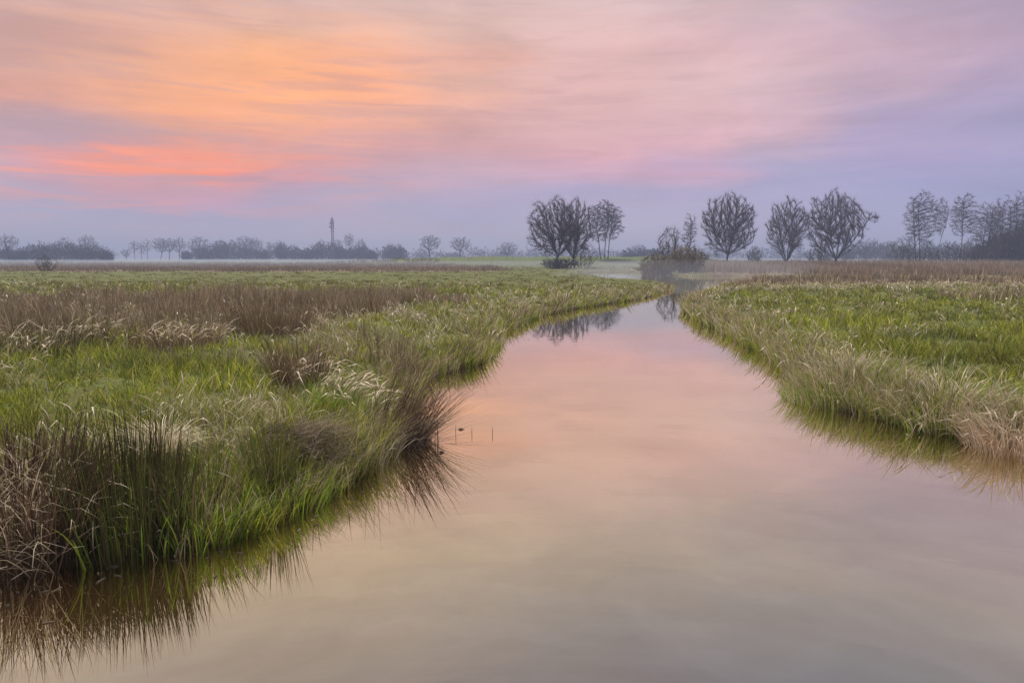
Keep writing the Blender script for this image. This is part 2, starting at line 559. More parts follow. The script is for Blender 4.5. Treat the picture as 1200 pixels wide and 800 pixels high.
# ------------------------------------------------------------------ ground sheet
def ground_sheet():
    nx, ny = 250, 320
    u = np.linspace(-1, 1, nx)
    gx = 1400 * np.sinh(7 * u) / math.sinh(7)
    v1 = np.linspace(0, 1, ny - 60)
    v0 = np.linspace(-1, 0, 61)[:-1]
    gy = np.concatenate([6 + 246 * np.sinh(4.5 * v0) / math.sinh(4.5), 6 + 1384 * np.sinh(6.6 * v1) / math.sinh(6.6)])
    GX, GY = np.meshgrid(gx, gy)
    x, y = GX.ravel(), GY.ravel()
    d = bank_dist(x, y)
    z = height(x, y, d)
    f, s, r, e = zones(x, y, d)
    rr = 0.5 * (1 + 0 * x)
    col = (f[:, None] * np.array((0.10, 0.125, 0.025)) + s[:, None] * np.array((0.24, 0.20, 0.11))) / (f + s)[:, None]
    col = col * (1 - r[:, None]) + r[:, None] * np.array((0.13, 0.08, 0.045))
    col = col * (1 - e[:, None]) + e[:, None] * np.array((0.24, 0.16, 0.105))
    far = sstep(y, 150, 190)
    col = col * (1 - far[:, None]) + far[:, None] * np.array((0.10, 0.15, 0.04))
    mud = 1 - sstep(d, 0.0, 0.45)
    col = col * (1 - mud[:, None]) + mud[:, None] * np.array((0.05, 0.034, 0.018))
    i = np.arange((ny - 1 + 0) * 1)
    idx = np.arange(len(gy) * nx).reshape(len(gy), nx)
    q = np.stack([idx[:-1, :-1], idx[:-1, 1:], idx[1:, 1:], idx[1:, :-1]], -1).reshape(-1, 4)
    G = Geo()
    G.add(np.stack([x, y, z], 1), q, col)
    tag(G.build('meadow_ground', M_GROUND, smooth=True), 'low meadow ground between the river banks reaching to the horizon', kind='structure')


ground_sheet()

G = Geo()
xs, ys = np.linspace(-40, 60, 11), np.linspace(-60, 140, 11)
GX, GY = np.meshgrid(xs, ys)
idx = np.arange(121).reshape(11, 11)
G.add(np.stack([GX.ravel(), GY.ravel(), np.zeros(121)], 1), np.stack([idx[:-1, :-1], idx[:-1, 1:], idx[1:, 1:], idx[1:, :-1]], -1).reshape(-1, 4), (0.1, 0.1, 0.1))
tag(G.build('river_water', M_WATER), 'calm brown river mirroring the pink and orange sky', kind='structure')


# ------------------------------------------------------------------ blades
def blades(G, P, H, azi, lean, droop, W, C0, C1, S=3, plume=False, rg=rng):
    """Ribbons that rise from P, tilt by lean and curl over by droop (radians); one tip vertex each."""
    P = np.asarray(P, float)
    N = len(P)
    if N == 0:
        return
    H, azi, lean, droop, W = (np.broadcast_to(np.asarray(q, float), (N,)) for q in (H, azi, lean, droop, W))
    l = np.stack([np.cos(azi), np.sin(azi)], 1)
    phi = rg.random(N) * math.pi
    wv = np.stack([np.cos(phi), np.sin(phi), np.zeros(N)], 1)
    pos = P.copy()
    V = np.zeros((N, 2 * S + 1, 3), np.float32)
    Cc = np.zeros((N, 2 * S + 1, 3), np.float32)
    for kk in range(S + 1):
        t = kk / S
        if kk:
            th = lean + droop * ((kk - 0.5) / S) ** 1.6
            ds = H / S
            pos = pos + np.concatenate([l * (np.sin(th) * ds)[:, None], (np.cos(th) * ds)[:, None]], 1)
        prof = (1 - t) ** 0.55 if not plume else (0.30 + 1.5 * math.exp(-((t - 0.82) / 0.16) ** 2))
        c = C0 * (1 - t) + C1 * t
        if kk < S:
            off = wv * (W * 0.5 * prof)[:, None]
            V[:, 2 * kk], V[:, 2 * kk + 1] = pos - off, pos + off
            Cc[:, 2 * kk], Cc[:, 2 * kk + 1] = c, c
        else:
            V[:, 2 * S] = pos
            Cc[:, 2 * S] = c
    nv = 2 * S + 1
    base = (np.arange(N) * nv)[:, None]
    quads = np.concatenate([base + np.array([[2 * a, 2 * a + 1, 2 * a + 3, 2 * a + 2]]) for a in range(S - 1)], 0) if S > 1 else np.zeros((0, 4), int)
    tris = base + np.array([[2 * S - 2, 2 * S - 1, 2 * S]])
    G.addm(V.reshape(-1, 3), [quads, tris], Cc.reshape(-1, 3))


def pick(pal, N, var=0.16, wts=None, rg=rng):
    i = rg.choice(len(pal), N, p=wts)
    return pal[i] * (1 + rg.normal(0, var, (N, 1)))


def scatter(n, y0, y1, power, half=0.92, pad=3.0):
    """Spots in plan, thinner with distance."""
    q = 1 - power
    u = rng.random(n)
    y = (y0 ** q + u * (y1 ** q - y0 ** q)) ** (1 / q)
    x = (rng.random(n) * 2 - 1) * (half * y + pad)
    return x, y


GRASS, STRAW, RUSH, REED = Geo(), Geo(), Geo(), Geo()


def tufts(x, y, z, nb, rad):
    N = len(x)
    P = np.repeat(np.stack([x, y, z], 1), nb, 0)
    a, r = rng.random(N * nb) * 2 * math.pi, np.sqrt(rng.random(N * nb)) * rad
    P[:, 0] += np.cos(a) * r
    P[:, 1] += np.sin(a) * r
    return P, a


CLEAR = [(*ground_pt(px, py, z), r) for px, py, z, r in ((24, 626, 0.15, 0.62), (156, 622, 0.1, 0.52), (100, 640, 0.1, 0.4), (226, 612, 0.1, 0.36), (62, 414, 0.35, 0.7), (315, 391, 0.35, 0.6), (352, 455, 0.35, 0.3))]


def meadow(n, y0, y1, power, S, nb, scale):
    x, y = scatter(n, y0, y1, power)
    d = bank_dist(x, y)
    keep = d > 0.03
    for (ex, ey, er) in CLEAR:      # the big clumps shade out the grass where they stand
        keep &= (x - ex) ** 2 + (y - ey) ** 2 > er * er
    x, y, d = x[keep], y[keep], d[keep]
    z = height(x, y, d) - 0.02
    f, s, r, e = zones(x, y, d)
    pick_reed = rng.random(len(x)) < e
    pick_rush = (rng.random(len(x)) < r) & ~pick_reed
    pick_straw = (rng.random(len(x)) < s) & ~pick_rush & ~pick_reed
    fresh = ~(pick_reed | pick_rush | pick_straw)
    big = fnoise(x, y, 1.1, 71)
    # --- fresh grass
    i = fresh
    N = i.sum()
    P, a = tufts(x[i], y[i], z[i], nb, 0.07 * scale)
    hgt = np.repeat((0.10 + 0.22 * sstep(big[i], 0.35, 0.72)) * (1 + 0.7 * np.exp(-d[i] / 0.5)) * rng.choice([0.7, 1.0, 1.35], N), nb) * (0.55 + 0.75 * rng.random(N * nb))
    hgt = hgt * (1 - 0.6 * np.repeat(sstep(y[i], 40, 55) * (x[i] < 30), nb))
    wd = np.maximum(0.0085, 0.00115 * P[:, 1]) * (0.8 + 0.6 * rng.random(N * nb))
    tone = fnoise(P[:, 0], P[:, 1], 2.0, 81)[:, None]
    c = pick(C_FRESH, N * nb) * (0.55 + 0.8 * tone) * np.repeat(rng.uniform(0.5, 1.5, N), nb)[:, None]
    bl = sstep(fnoise(P[:, 0], P[:, 1], 1.7, 131), 0.58, 0.75)[:, None] * 0.45
    c = c * (1 - bl) + np.array((0.075, 0.115, 0.045)) * bl
    c = c * (1 - 0.3 * sstep(P[:, 1], 35, 60)[:, None])
    yel = sstep(P[:, 1], 30, 55)[:, None]
    c = c * (1 - yel * 0.8) + np.array((0.150, 0.120, 0.034)) * yel * 0.8
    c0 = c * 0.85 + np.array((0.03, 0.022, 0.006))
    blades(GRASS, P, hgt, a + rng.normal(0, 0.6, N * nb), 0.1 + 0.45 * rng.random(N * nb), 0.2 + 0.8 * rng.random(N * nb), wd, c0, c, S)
    # --- straw: bent dead blades and pale seed heads
    i = pick_straw
    N = i.sum()
    nb2 = nb
    P, a = tufts(x[i], y[i], z[i], nb2, 0.09 * scale)
    hgt = np.repeat((0.20 + 0.28 * big[i]) * (1 - 0.6 * sstep(y[i], 40, 55) * (x[i] < 16)), nb2) * (0.55 + 0.7 * rng.random(N * nb2))
    wd = np.maximum(0.007, 0.0009 * P[:, 1]) * (0.7 + 0.6 * rng.random(N * nb2))
    drift = vnoise(P[:, 0], P[:, 1], 3.0, 91) * 6.28
    aa = np.where(rng.random(N * nb2) < 0.75, a + rng.normal(0, 0.8, N * nb2), drift)
    c = pick(C_STRAW, N * nb2, 0.14) * np.repeat(rng.uniform(0.65, 1.2, N), nb2)[:, None] * (0.7 + 0.5 * fnoise(P[:, 0], P[:, 1], 1.2, 95))[:, None]
    isg = rng.random(N * nb2) < 0.35
    c[isg] = pick(C_FRESH, isg.sum())
    blades(STRAW, P, hgt, aa, 0.15 + 0.5 * rng.random(N * nb2), 0.4 + 1.8 * rng.random(N * nb2), wd, c * 0.9, c, S)
    sel = rng.random(N) < (0.35 if y1 < 15 else 0.5 if y1 < 60 else 0.2)
    j = np.where(i)[0][sel]
    nbp = 2
    P, a = tufts(x[j], y[j], z[j], nbp, 0.12 * scale)
    n2 = len(P)
    drift = vnoise(P[:, 0], P[:, 1], 2.0, 97) * 6.28
    c = pick(C_STRAW, n2, 0.1) * 1.08
    blades(STRAW, P, (0.34 + 0.3 * rng.random(n2)) * (1 - 0.6 * sstep(P[:, 1], 40, 55) * (P[:, 0] < 16)), drift + rng.normal(0, 1.2, n2), 0.02 + 0.5 * rng.random(n2) ** 2, 0.3 + 2.3 * rng.random(n2), np.maximum(0.0075, 0.0011 * P[:, 1]), c * 0.85, c, max(S, 4) if y1 < 60 else S, plume=True)
    # --- rushes
    i = pick_rush
    N = i.sum()
    nb3 = int(nb * 1.6)
    P, a = tufts(x[i], y[i], z[i], nb3, 0.13 * scale)
    M = N * nb3
    clump = fnoise(x[i], y[i], 1.7, 101)
    hgt = np.repeat((0.30 + 0.46 * sstep(clump, 0.3, 0.7)) * rng.uniform(0.75, 1.2, N), nb3) * (0.65 + 0.5 * rng.random(M))
    wd = np.maximum(0.0065, 0.00085 * P[:, 1]) * (0.8 + 0.5 * rng.random(M))
    c = pick(C_RUSH, M, 0.18) * (0.85 + 0.7 * fnoise(P[:, 0], P[:, 1], 2.5, 103))[:, None] * np.repeat(rng.uniform(0.6, 1.35, N), nb3)[:, None]
    gsel = np.repeat(rng.random(N) < 0.12, nb3)
    c[gsel] = pick(C_FRESH, gsel.sum()) * 0.6
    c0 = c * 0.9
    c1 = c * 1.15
    pale = rng.random(M) < 0.38
    c1[pale] = pick(C_STRAW, pale.sum()) * 0.75
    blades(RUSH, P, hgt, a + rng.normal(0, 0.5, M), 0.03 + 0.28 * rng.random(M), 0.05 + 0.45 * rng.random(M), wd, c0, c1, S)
    # --- reeds
    i = pick_reed
    N = i.sum()
    nb4 = nb
    P, a = tufts(x[i], y[i], z[i], nb4, 0.3 * scale)
    M = N * nb4
    right = P[:, 0] > 8
    tall = np.where(right, np.interp(P[:, 1], [50, 66, 95, 150], [0.6, 0.9, 1.3, 1.75]), np.interp(P[:, 1], [80, 120, 190], [0.5, 0.6, 0.9]))
    hgt = tall * (0.7 + 0.4 * rng.random(M)) * (0.75 + 0.5 * fnoise(P[:, 0], P[:, 1], 9.0, 105))
    wd = np.maximum(0.01, 0.0008 * P[:, 1]) * (0.7 + 0.6 * rng.random(M))
    c = pick(C_REED, M, 0.14) * (0.72 + 0.55 * fnoise(P[:, 0], P[:, 1] * 0.5, 8.0, 107))[:, None]
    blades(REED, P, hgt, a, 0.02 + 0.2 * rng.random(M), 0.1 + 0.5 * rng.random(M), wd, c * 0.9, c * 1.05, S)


meadow(19000, 3.2, 13.0, 0.7, 3, 8, 1.0)
meadow(28000, 13.0, 45.0, 0.9, 2, 8, 1.6)
meadow(21000, 45.0, 200.0, 0.95, 2, 8, 3.0)

# fringe along the water's edge: taller blades that lean out over the water
def fringe(pts, n, per, colour, pal_w, hmean, G, out=0.8):
    pts = np.array(pts)
    seg = np.linalg.norm(np.diff(pts, axis=0), axis=1)
    cum = np.concatenate([[0], np.cumsum(seg)])
    mid = np.interp(rng.random(n), np.linspace(0, 1, len(cum)), cum)   # denser where the outline is finer drawn: near the camera
    bx, by = np.interp(mid, cum, pts[:, 0]), np.interp(mid, cum, pts[:, 1])
    k = np.clip(np.searchsorted(cum, mid) - 1, 0, len(seg) - 1)
    tx, ty = (pts[k + 1] - pts[k]).T / seg[k]
    nx_, ny_ = ty, -tx
    # normal pointing to the water
    test = inside(RIVER, bx + nx_ * 0.25, by + ny_ * 0.25)
    sgn = np.where(test, 1, -1)
    nx_, ny_ = nx_ * sgn, ny_ * sgn
    off = -rng.random(n) ** 1.3 * 0.7 + 0.07
    bx, by = bx + nx_ * off, by + ny_ * off
    z = np.maximum(height(bx, by), -0.03)
    P, a = tufts(bx, by, z, per, 0.08)
    M = len(P)
    lean_az = np.repeat(np.arctan2(ny_, nx_), per)
    aa = np.where(rng.random(M) < out * 0.6, lean_az + rng.normal(0, 0.8, M), a)
    clump = np.repeat(fnoise(bx, by, 0.9, 111), per)
    h = hmean * (0.5 + 0.9 * clump) * (0.6 + 0.7 * rng.random(M))
    wd = np.maximum(0.008, 0.001 * P[:, 1]) * (0.8 + 0.5 * rng.random(M))
    h = h * (1 - 0.35 * sstep(P[:, 1], 30, 45))
    c = pick(colour, M, 0.16, pal_w)
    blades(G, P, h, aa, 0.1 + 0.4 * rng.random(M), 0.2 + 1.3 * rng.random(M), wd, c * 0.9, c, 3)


LB = [tuple(ground_pt(*p)) for p in LEFT_BANK]
RB = [tuple(ground_pt(*p)) for p in RIGHT_BANK]
fringe(LB[5:], 1200, 6, C_FRESH, None, 0.36, GRASS)
fringe(LB[4:], 400, 6, C_STRAW, None, 0.40, STRAW)
fringe(LB[8:], 420, 7, C_RUSH, None, 0.5, RUSH, 0.5)
fringe(RB, 1500, 6, C_FRESH, None, 0.46, GRASS)
fringe(RB, 650, 5, C_STRAW, None, 0.58, STRAW)
n_ = 330
q_ = np.array(RB)
k_ = rng.integers(0, len(q_) - 1, n_)
t_ = rng.random((n_, 1))
b_ = q_[k_] * (1 - t_) + q_[k_ + 1] * t_ + rng.normal(0, 0.22, (n_, 2))
b_ = b_[bank_dist(b_[:, 0], b_[:, 1]) > -0.05]
c_ = pick(C_STRAW, len(b_), 0.15) * 0.8
blades(STRAW, np.column_stack([b_, np.maximum(height(b_[:, 0], b_[:, 1]), 0)]), rng.uniform(0.5, 0.95, len(b_)), rng.random(len(b_)) * 6.283, 0.05 + 0.35 * rng.random(len(b_)), 0.6 + 2.0 * rng.random(len(b_)), np.maximum(0.009, 0.0011 * b_[:, 1]), c_ * 0.8, c_, 5, plume=True)
fringe(RB, 420, 7, C_RUSH, None, 0.55, RUSH, 0.5)

tag(GRASS.build('grass', M_GRASS), 'fresh green meadow grass growing on both river banks', kind='stuff')
tag(STRAW.build('dry_grass', M_STRAW), 'pale dead grass and drooping seed heads among the green', kind='stuff')
tag(RUSH.build('rushes', M_RUSH), 'brown rush belt standing across the left meadow', kind='stuff')
tag(REED.build('reeds', M_RUSH), 'brown reed bed in front of the far trees', kind='stuff')


# ------------------------------------------------------------------ tussocks one can point to
def hz(x, y):
    return float(height(np.array([x]), np.array([y]))[0])


TUSSOCKS = 'rush and grass tussocks along the banks'


def tussock(name, label, px, py, z, layers, cat='tussock'):
    """layers: (part name, material, count, radius, height, lean range, droop range, width, palette, direction, spread)"""
    x, y = ground_pt(px, py, z)
    z0 = max(hz(x, y), 0.0) - 0.02
    root = tag(empty(name, (x, y, z0)), label, cat, TUSSOCKS)
    for (pn, mat, n, rad, h, ln, dr, wd, pal, azd, spread) in layers:
        rg = np.random.default_rng(int(px * 7 + py * 13 + n))
        a, r = rg.random(n) * 2 * math.pi, np.sqrt(rg.random(n)) * rad
        P = np.stack([np.cos(a) * r, np.sin(a) * r, np.zeros(n)], 1)
        zz = height(P[:, 0] + x, P[:, 1] + y) - 0.02
        P[:, 2] = np.maximum(zz, -0.05) - z0
        aa = a + rg.normal(0, 0.4, n) if azd is None else azd + rg.normal(0, spread, n)
        c = pick(np.array(pal), n, 0.18, None, rg)
        c1 = pick(np.array(pal), n, 0.12, None, rg) * 1.15
        G = Geo()
        blades(G, P, h * (0.6 + 0.5 * rg.random(n)), aa, ln[0] + (ln[1] - ln[0]) * rg.random(n) * (0.4 + 0.6 * r / rad), dr[0] + (dr[1] - dr[0]) * rg.random(n), wd * (0.8 + 0.5 * rg.random(n)), c, c1, 4, plume=(pn == 'seed_heads'), rg=rg)
        o = G.build(pn, mat, root)
        o['kind'] = 'stuff'
    return root


DKGREEN = [(0.055, 0.085, 0.018), (0.10, 0.135, 0.026), (0.13, 0.10, 0.035), (0.19, 0.21, 0.045)]
BROWN = [(0.145, 0.102, 0.058), (0.22, 0.160, 0.092), (0.32, 0.245, 0.150), (0.090, 0.062, 0.036)]
PALE = [(0.44, 0.36, 0.26), (0.36, 0.28, 0.19), (0.50, 0.43, 0.33)]
GREEN = [(0.16, 0.25, 0.022), (0.11, 0.18, 0.02), (0.23, 0.28, 0.035)]

tussock('rush_tussock', 'big dead brown rush clump with bleached fallen blades at the left frame edge', 24, 626, 0.15, [
    ('rush_stems', M_RUSH, 900, 0.56, 0.76, (0.05, 0.45), (0.0, 0.5), 0.009, [(0.075, 0.045, 0.026), (0.13, 0.08, 0.045), (0.05, 0.032, 0.02), (0.21, 0.14, 0.085)], None, 0),
    ('fallen_blades', M_STRAW, 300, 0.56, 0.80, (0.3, 1.0), (0.5, 1.8), 0.010, PALE, -1.2, 1.0)])
tussock('rush_tussock', 'tall dark green rush clump standing upright at the water beside the dead brown one', 156, 622, 0.1, [
    ('rush_stems', M_RUSH, 720, 0.44, 0.80, (0.02, 0.25), (0.0, 0.22), 0.0095, [(0.04, 0.055, 0.014), (0.065, 0.085, 0.018), (0.09, 0.065, 0.028), (0.14, 0.16, 0.035), (0.05, 0.034, 0.018)], None, 0),
    ('green_blades', M_GRASS, 150, 0.46, 0.46, (0.05, 0.4), (0.1, 0.7), 0.011, GREEN, None, 0)])
tussock('rush_tussock', 'thinner clump of olive and orange-brown rushes right of the tall dark green clump', 226, 612, 0.1, [
    ('rush_stems', M_RUSH, 300, 0.34, 0.62, (0.02, 0.4), (0.0, 0.5), 0.0095, DKGREEN + BROWN[1:3], None, 0),
    ('green_blades', M_GRASS, 230, 0.46, 0.46, (0.05, 0.5), (0.1, 0.9), 0.011, GREEN, None, 0)])
tussock('rush_tussock', 'narrow spiky bundle of dark rushes rising out of bright green grass', 320, 572, 0.15, [
    ('rush_stems', M_RUSH, 190, 0.17, 0.74, (0.02, 0.28), (0.0, 0.15), 0.0075, DKGREEN, None, 0),
    ('green_blades', M_GRASS, 420, 0.5, 0.34, (0.1, 0.5), (0.1, 0.7), 0.011, GREEN, None, 0)])
tussock('rush_tussock', 'wiry brown rush spray leaning far out over the water', 466, 512, 0.05, [
    ('rush_stems', M_RUSH, 520, 0.32, 1.12, (0.30, 1.5), (0.0, 0.35), 0.0095, [(0.085, 0.055, 0.032), (0.14, 0.092, 0.055), (0.06, 0.04, 0.025), (0.22, 0.16, 0.10)], 0.10, 0.75),
    ('dead_blades', M_STRAW, 260, 0.40, 0.62, (0.2, 1.0), (0.6, 1.9), 0.009, PALE, 0.2, 1.2)])
tussock('rush_tussock', 'upright brown rush clump with pale drooping heads, inland of the leaning spray', 352, 455, 0.35, [
    ('rush_stems', M_RUSH, 420, 0.36, 0.84, (0.02, 0.5), (0.0, 0.5), 0.0095, BROWN, None, 0),
    ('seed_heads', M_STRAW, 90, 0.45, 0.72, (0.1, 0.5), (1.2, 2.4), 0.016, PALE, 0.2, 1.0)])
tussock('rush_tussock', 'large round reddish brown rush clump at the front of the brown belt', 315, 391, 0.35, [
    ('rush_stems', M_RUSH, 700, 0.95, 1.0, (0.03, 0.75), (0.0, 0.6), 0.013, BROWN, None, 0)])
tussock('rush_tussock', 'broad brown clump with a dark heart in the middle of the left meadow', 62, 414, 0.35, [
    ('rush_stems', M_RUSH, 760, 1.05, 0.78, (0.03, 0.75), (0.0, 0.7), 0.0115, BROWN + DKGREEN[:2], None, 0),
    ('seed_heads', M_STRAW, 160, 1.0, 0.80, (0.05, 0.4), (1.0, 2.2), 0.017, PALE, 0.0, 0.9)])
tussock('rush_tussock', 'rusty brown clump fringed with pale heads, between the dark-hearted clump and the round one', 205, 410, 0.35, [
    ('rush_stems', M_RUSH, 520, 0.9, 0.66, (0.03, 0.8), (0.0, 0.7), 0.0115, [(0.22, 0.13, 0.07), (0.17, 0.105, 0.06)] + BROWN[:2], None, 0),
    ('seed_heads', M_STRAW, 150, 0.9, 0.76, (0.05, 0.4), (1.0, 2.2), 0.017, PALE, 0.0, 0.9)])
tussock('matted_grass_mound', 'flattened mound of grey-brown dead grass combed to the right', 352, 512, 0.35, [
    ('dead_blades', M_STRAW, 1500, 0.46, 0.62, (0.9, 1.5), (0.0, 0.6), 0.0075, [(0.13, 0.09, 0.06), (0.20, 0.15, 0.10), (0.08, 0.055, 0.038), (0.38, 0.32, 0.24)], -0.45, 0.5)], 'mound')
tussock('grass_tussock', 'fountain of bleached bent grass in the green of the left bank', 190, 545, 0.35, [
    ('dead_blades', M_STRAW, 300, 0.12, 0.5, (0.2, 0.8), (1.0, 2.0), 0.009, [(0.60, 0.52, 0.36), (0.5, 0.43, 0.3)], None, 0)])
tussock('grass_tussock', 'pale nodding grass clump just right of the upright brown rushes', 405, 470, 0.35, [
    ('seed_heads', M_STRAW, 150, 0.55, 0.66, (0.05, 0.4), (1.2, 2.4), 0.014, PALE, 0.3, 1.0),
    ('green_blades', M_GRASS, 420, 0.55, 0.48, (0.1, 0.5), (0.2, 1.0), 0.009, GREEN, None, 0)])
tussock('grass_tussock', 'rust and white dead grass clump hanging over the bank at the right frame edge', 1188, 508, 0.2, [
    ('dead_blades', M_STRAW, 520, 0.45, 0.70, (0.1, 0.7), (0.5, 2.0), 0.0085, [(0.34, 0.20, 0.12), (0.40, 0.30, 0.20), (0.48, 0.40, 0.30)], None, 0),
    ('seed_heads', M_STRAW, 60, 0.34, 0.74, (0.05, 0.35), (1.2, 2.4), 0.0115, [(0.38, 0.31, 0.23)], 2.6, 1.0)])
tussock('grass_tussock', 'straw-coloured arching grass clump on the right bank, short of the frame edge', 1105, 478, 0.25, [
    ('dead_blades', M_STRAW, 420, 0.55, 0.66, (0.1, 0.7), (0.5, 2.2), 0.011, PALE + [(0.38, 0.27, 0.16)], None, 0),
    ('green_blades', M_GRASS, 520, 0.6, 0.46, (0.1, 0.6), (0.2, 1.3), 0.012, GREEN, None, 0)])
tussock('grass_tussock', 'tall tawny grass clump where the right bank turns toward the far bend', 985, 455, 0.2, [
    ('dead_blades', M_STRAW, 480, 0.8, 0.66, (0.05, 0.7), (0.3, 1.9), 0.011, PALE + [(0.38, 0.27, 0.16)], None, 0),
    ('green_blades', M_GRASS, 620, 0.8, 0.50, (0.1, 0.6), (0.2, 1.2), 0.012, GREEN, None, 0)])
tussock('dark_tuft', 'small dark blue-green tuft in the bright grass of the right meadow', 1120, 414, 0.35, [
    ('green_blades', M_GRASS, 260, 0.24, 0.22, (0.2, 0.9), (0.3, 1.2), 0.014, [(0.03, 0.05, 0.03), (0.045, 0.06, 0.04)], None, 0)])


# ---- single stems standing in the water
def stem(label, px, py, heights):
    x, y = ground_pt(px, py, 0.0)
    root = tag(empty('reed_stem', (x, y, 0)), label, 'reed', 'reed stems standing in the river')
    for i, (dx, h, leanv) in enumerate(heights):
        G = Geo()
        ring = np.array([(math.cos(t), math.sin(t), 0) for t in np.linspace(0, 2 * math.pi, 5)[:-1]])
        lv = np.array([(dx, 0, -0.25), (dx + leanv * 0.4 * h, 0, h * 0.5), (dx + leanv * h, 0, h)])
        rads = (0.0042, 0.0034, 0.001)
        V = np.concatenate([lv[j] + ring * rads[j] for j in range(3)])
        F = [(j * 4 + q, j * 4 + (q + 1) % 4, j * 4 + 4 + (q + 1) % 4, j * 4 + 4 + q) for j in range(2) for q in range(4)]
        G.add(V, F, (0.16, 0.10, 0.06))
        G.build('stalk', M_RUSH, root)


stem('cluster of three broken reed stalks in the water off the leaning spray', 512, 517, [(0, 0.40, 0.05), (0.025, 0.24, -0.12), (-0.03, 0.30, 0.1)])
stem('lone thin reed stalk nearest the broken cluster in the water', 534, 509, [(0, 0.14, 0.02)])
stem('lone thin reed stalk midway out in the water', 553, 509, [(0, 0.10, 0.0)])
stem('outermost lone thin reed stalk in the open water', 577, 509, [(0, 0.10, 0.03)])


def leaf_bit(label, px, py, l, rz):
    x, y = ground_pt(px, py, 0.0)
    G = Geo()
    n = 7
    t = np.linspace(0, 1, n)
    wdt = 0.25 * l * np.sin(math.pi * np.clip(t, 0.04, 0.96)) ** 0.7
    top = [(l * (tt - 0.5), s * ww * 0.5, 0.012 + 0.008 * math.sin(5 * tt)) for tt, ww in zip(t, wdt) for s in (-1, 1)]
    bot = [(a_, b_, 0.004) for a_, b_, _ in top]
    F = []
    for i in range(n - 1):
        F.append((2 * i, 2 * i + 2, 2 * i + 3, 2 * i + 1))
        F.append((14 + 2 * i, 14 + 2 * i + 1, 14 + 2 * i + 3, 14 + 2 * i + 2))
        F.append((2 * i, 14 + 2 * i, 14 + 2 * i + 2, 2 * i + 2))
        F.append((2 * i + 1, 2 * i + 3, 14 + 2 * i + 3, 14 + 2 * i + 1))
    G.add(np.array(top + bot), F, (0.07, 0.045, 0.03))
    o = G.build('floating_leaf', M_RUSH, None, (x, y, 0))
    o.rotation_euler = (0, 0, rz)
    tag(o, label, 'leaf', 'leaves floating on the river')


leaf_bit('dark curled leaf afloat between the thin reed stalks', 541, 503, 0.09, 0.1)
leaf_bit('dark leaf afloat below the broken reed cluster', 518, 530, 0.08, 0.6)


def drift_bits():
    """Scraps of dead leaf and scum caught along the banks."""
    G = Geo()
    rg = np.random.default_rng(404)
    for pts, n, reach in ((LB, 200, 0.5), (RB, 120, 0.4)):
        pts = np.array(pts)
        k_ = rg.integers(0, len(pts) - 1, n)
        t = rg.random(n)[:, None]
        P = pts[k_] * (1 - t) + pts[k_ + 1] * t + rg.normal(0, reach * 0.5, (n, 2))
        P = P[inside(RIVER, P[:, 0], P[:, 1])]
        for (x, y) in P:
            l, wd, a = rg.uniform(0.012, 0.05), rg.uniform(0.002, 0.007), rg.random() * 6.28
            ca, sa = math.cos(a), math.sin(a)
            q = [(-l, 0), (-l * 0.3, -wd), (l * 0.6, -wd * 0.8), (l, 0), (l * 0.4, wd), (-l * 0.5, wd)]
            top = [(x + u * ca - v * sa, y + u * sa + v * ca, 0.006) for u, v in q]
            bot = [(a_, b_, 0.001) for a_, b_, _ in top]
            G.addm(top + bot, [np.array([[0, 1, 2, 3, 4, 5]]), np.array([[i, 6 + i, 6 + (i + 1) % 6, (i + 1) % 6] for i in range(6)])], pick(C_STRAW, 1, 0.2, None, rg)[0] * rg.uniform(0.15, 0.5))
    tag(G.build('floating_litter', M_STRAW), 'scraps of dead grass floating along the banks', kind='stuff')


drift_bits()

# ------------------------------------------------------------------ trees
def frusta(G, P0, P1, R0, R1, sides, col):
    """Tapering tubes, all with the same number of sides; R1 == 0 gives cones."""
    P0, P1 = np.asarray(P0, float), np.asarray(P1, float)
    N = len(P0)
    if N == 0:
        return
    d = P1 - P0
    d /= np.linalg.norm(d, axis=1)[:, None] + 1e-9
    ref = np.where(np.abs(d[:, 2:3]) > 0.9, np.array([[1.0, 0, 0]]), np.array([[0, 0, 1.0]]))
    u = np.cross(d, ref)
    u /= np.linalg.norm(u, axis=1)[:, None] + 1e-9
    v = np.cross(d, u)
    ang = np.arange(sides) * 2 * math.pi / sides
    ring = u[:, None, :] * np.cos(ang)[None, :, None] + v[:, None, :] * np.sin(ang)[None, :, None]
    R0, R1 = np.asarray(R0, float), np.asarray(R1, float)
    a = P0[:, None, :] + ring * R0[:, None, None]
    if np.all(R1 == 0):
        V = np.concatenate([a, P1[:, None, :]], 1)
        nv = sides + 1
        f = np.array([[q, (q + 1) % sides, sides] for q in range(sides)])
    else:
        b = P1[:, None, :] + ring * R1[:, None, None]
        V = np.concatenate([a, b], 1)
        nv = 2 * sides
        f = np.array([[q, (q + 1) % sides, sides + (q + 1) % sides, sides + q] for q in range(sides)])
    F = (np.arange(N) * nv)[:, None, None] + f[None]
    G.add(V.reshape(-1, 3), F.reshape(-1, f.shape[1]), col)


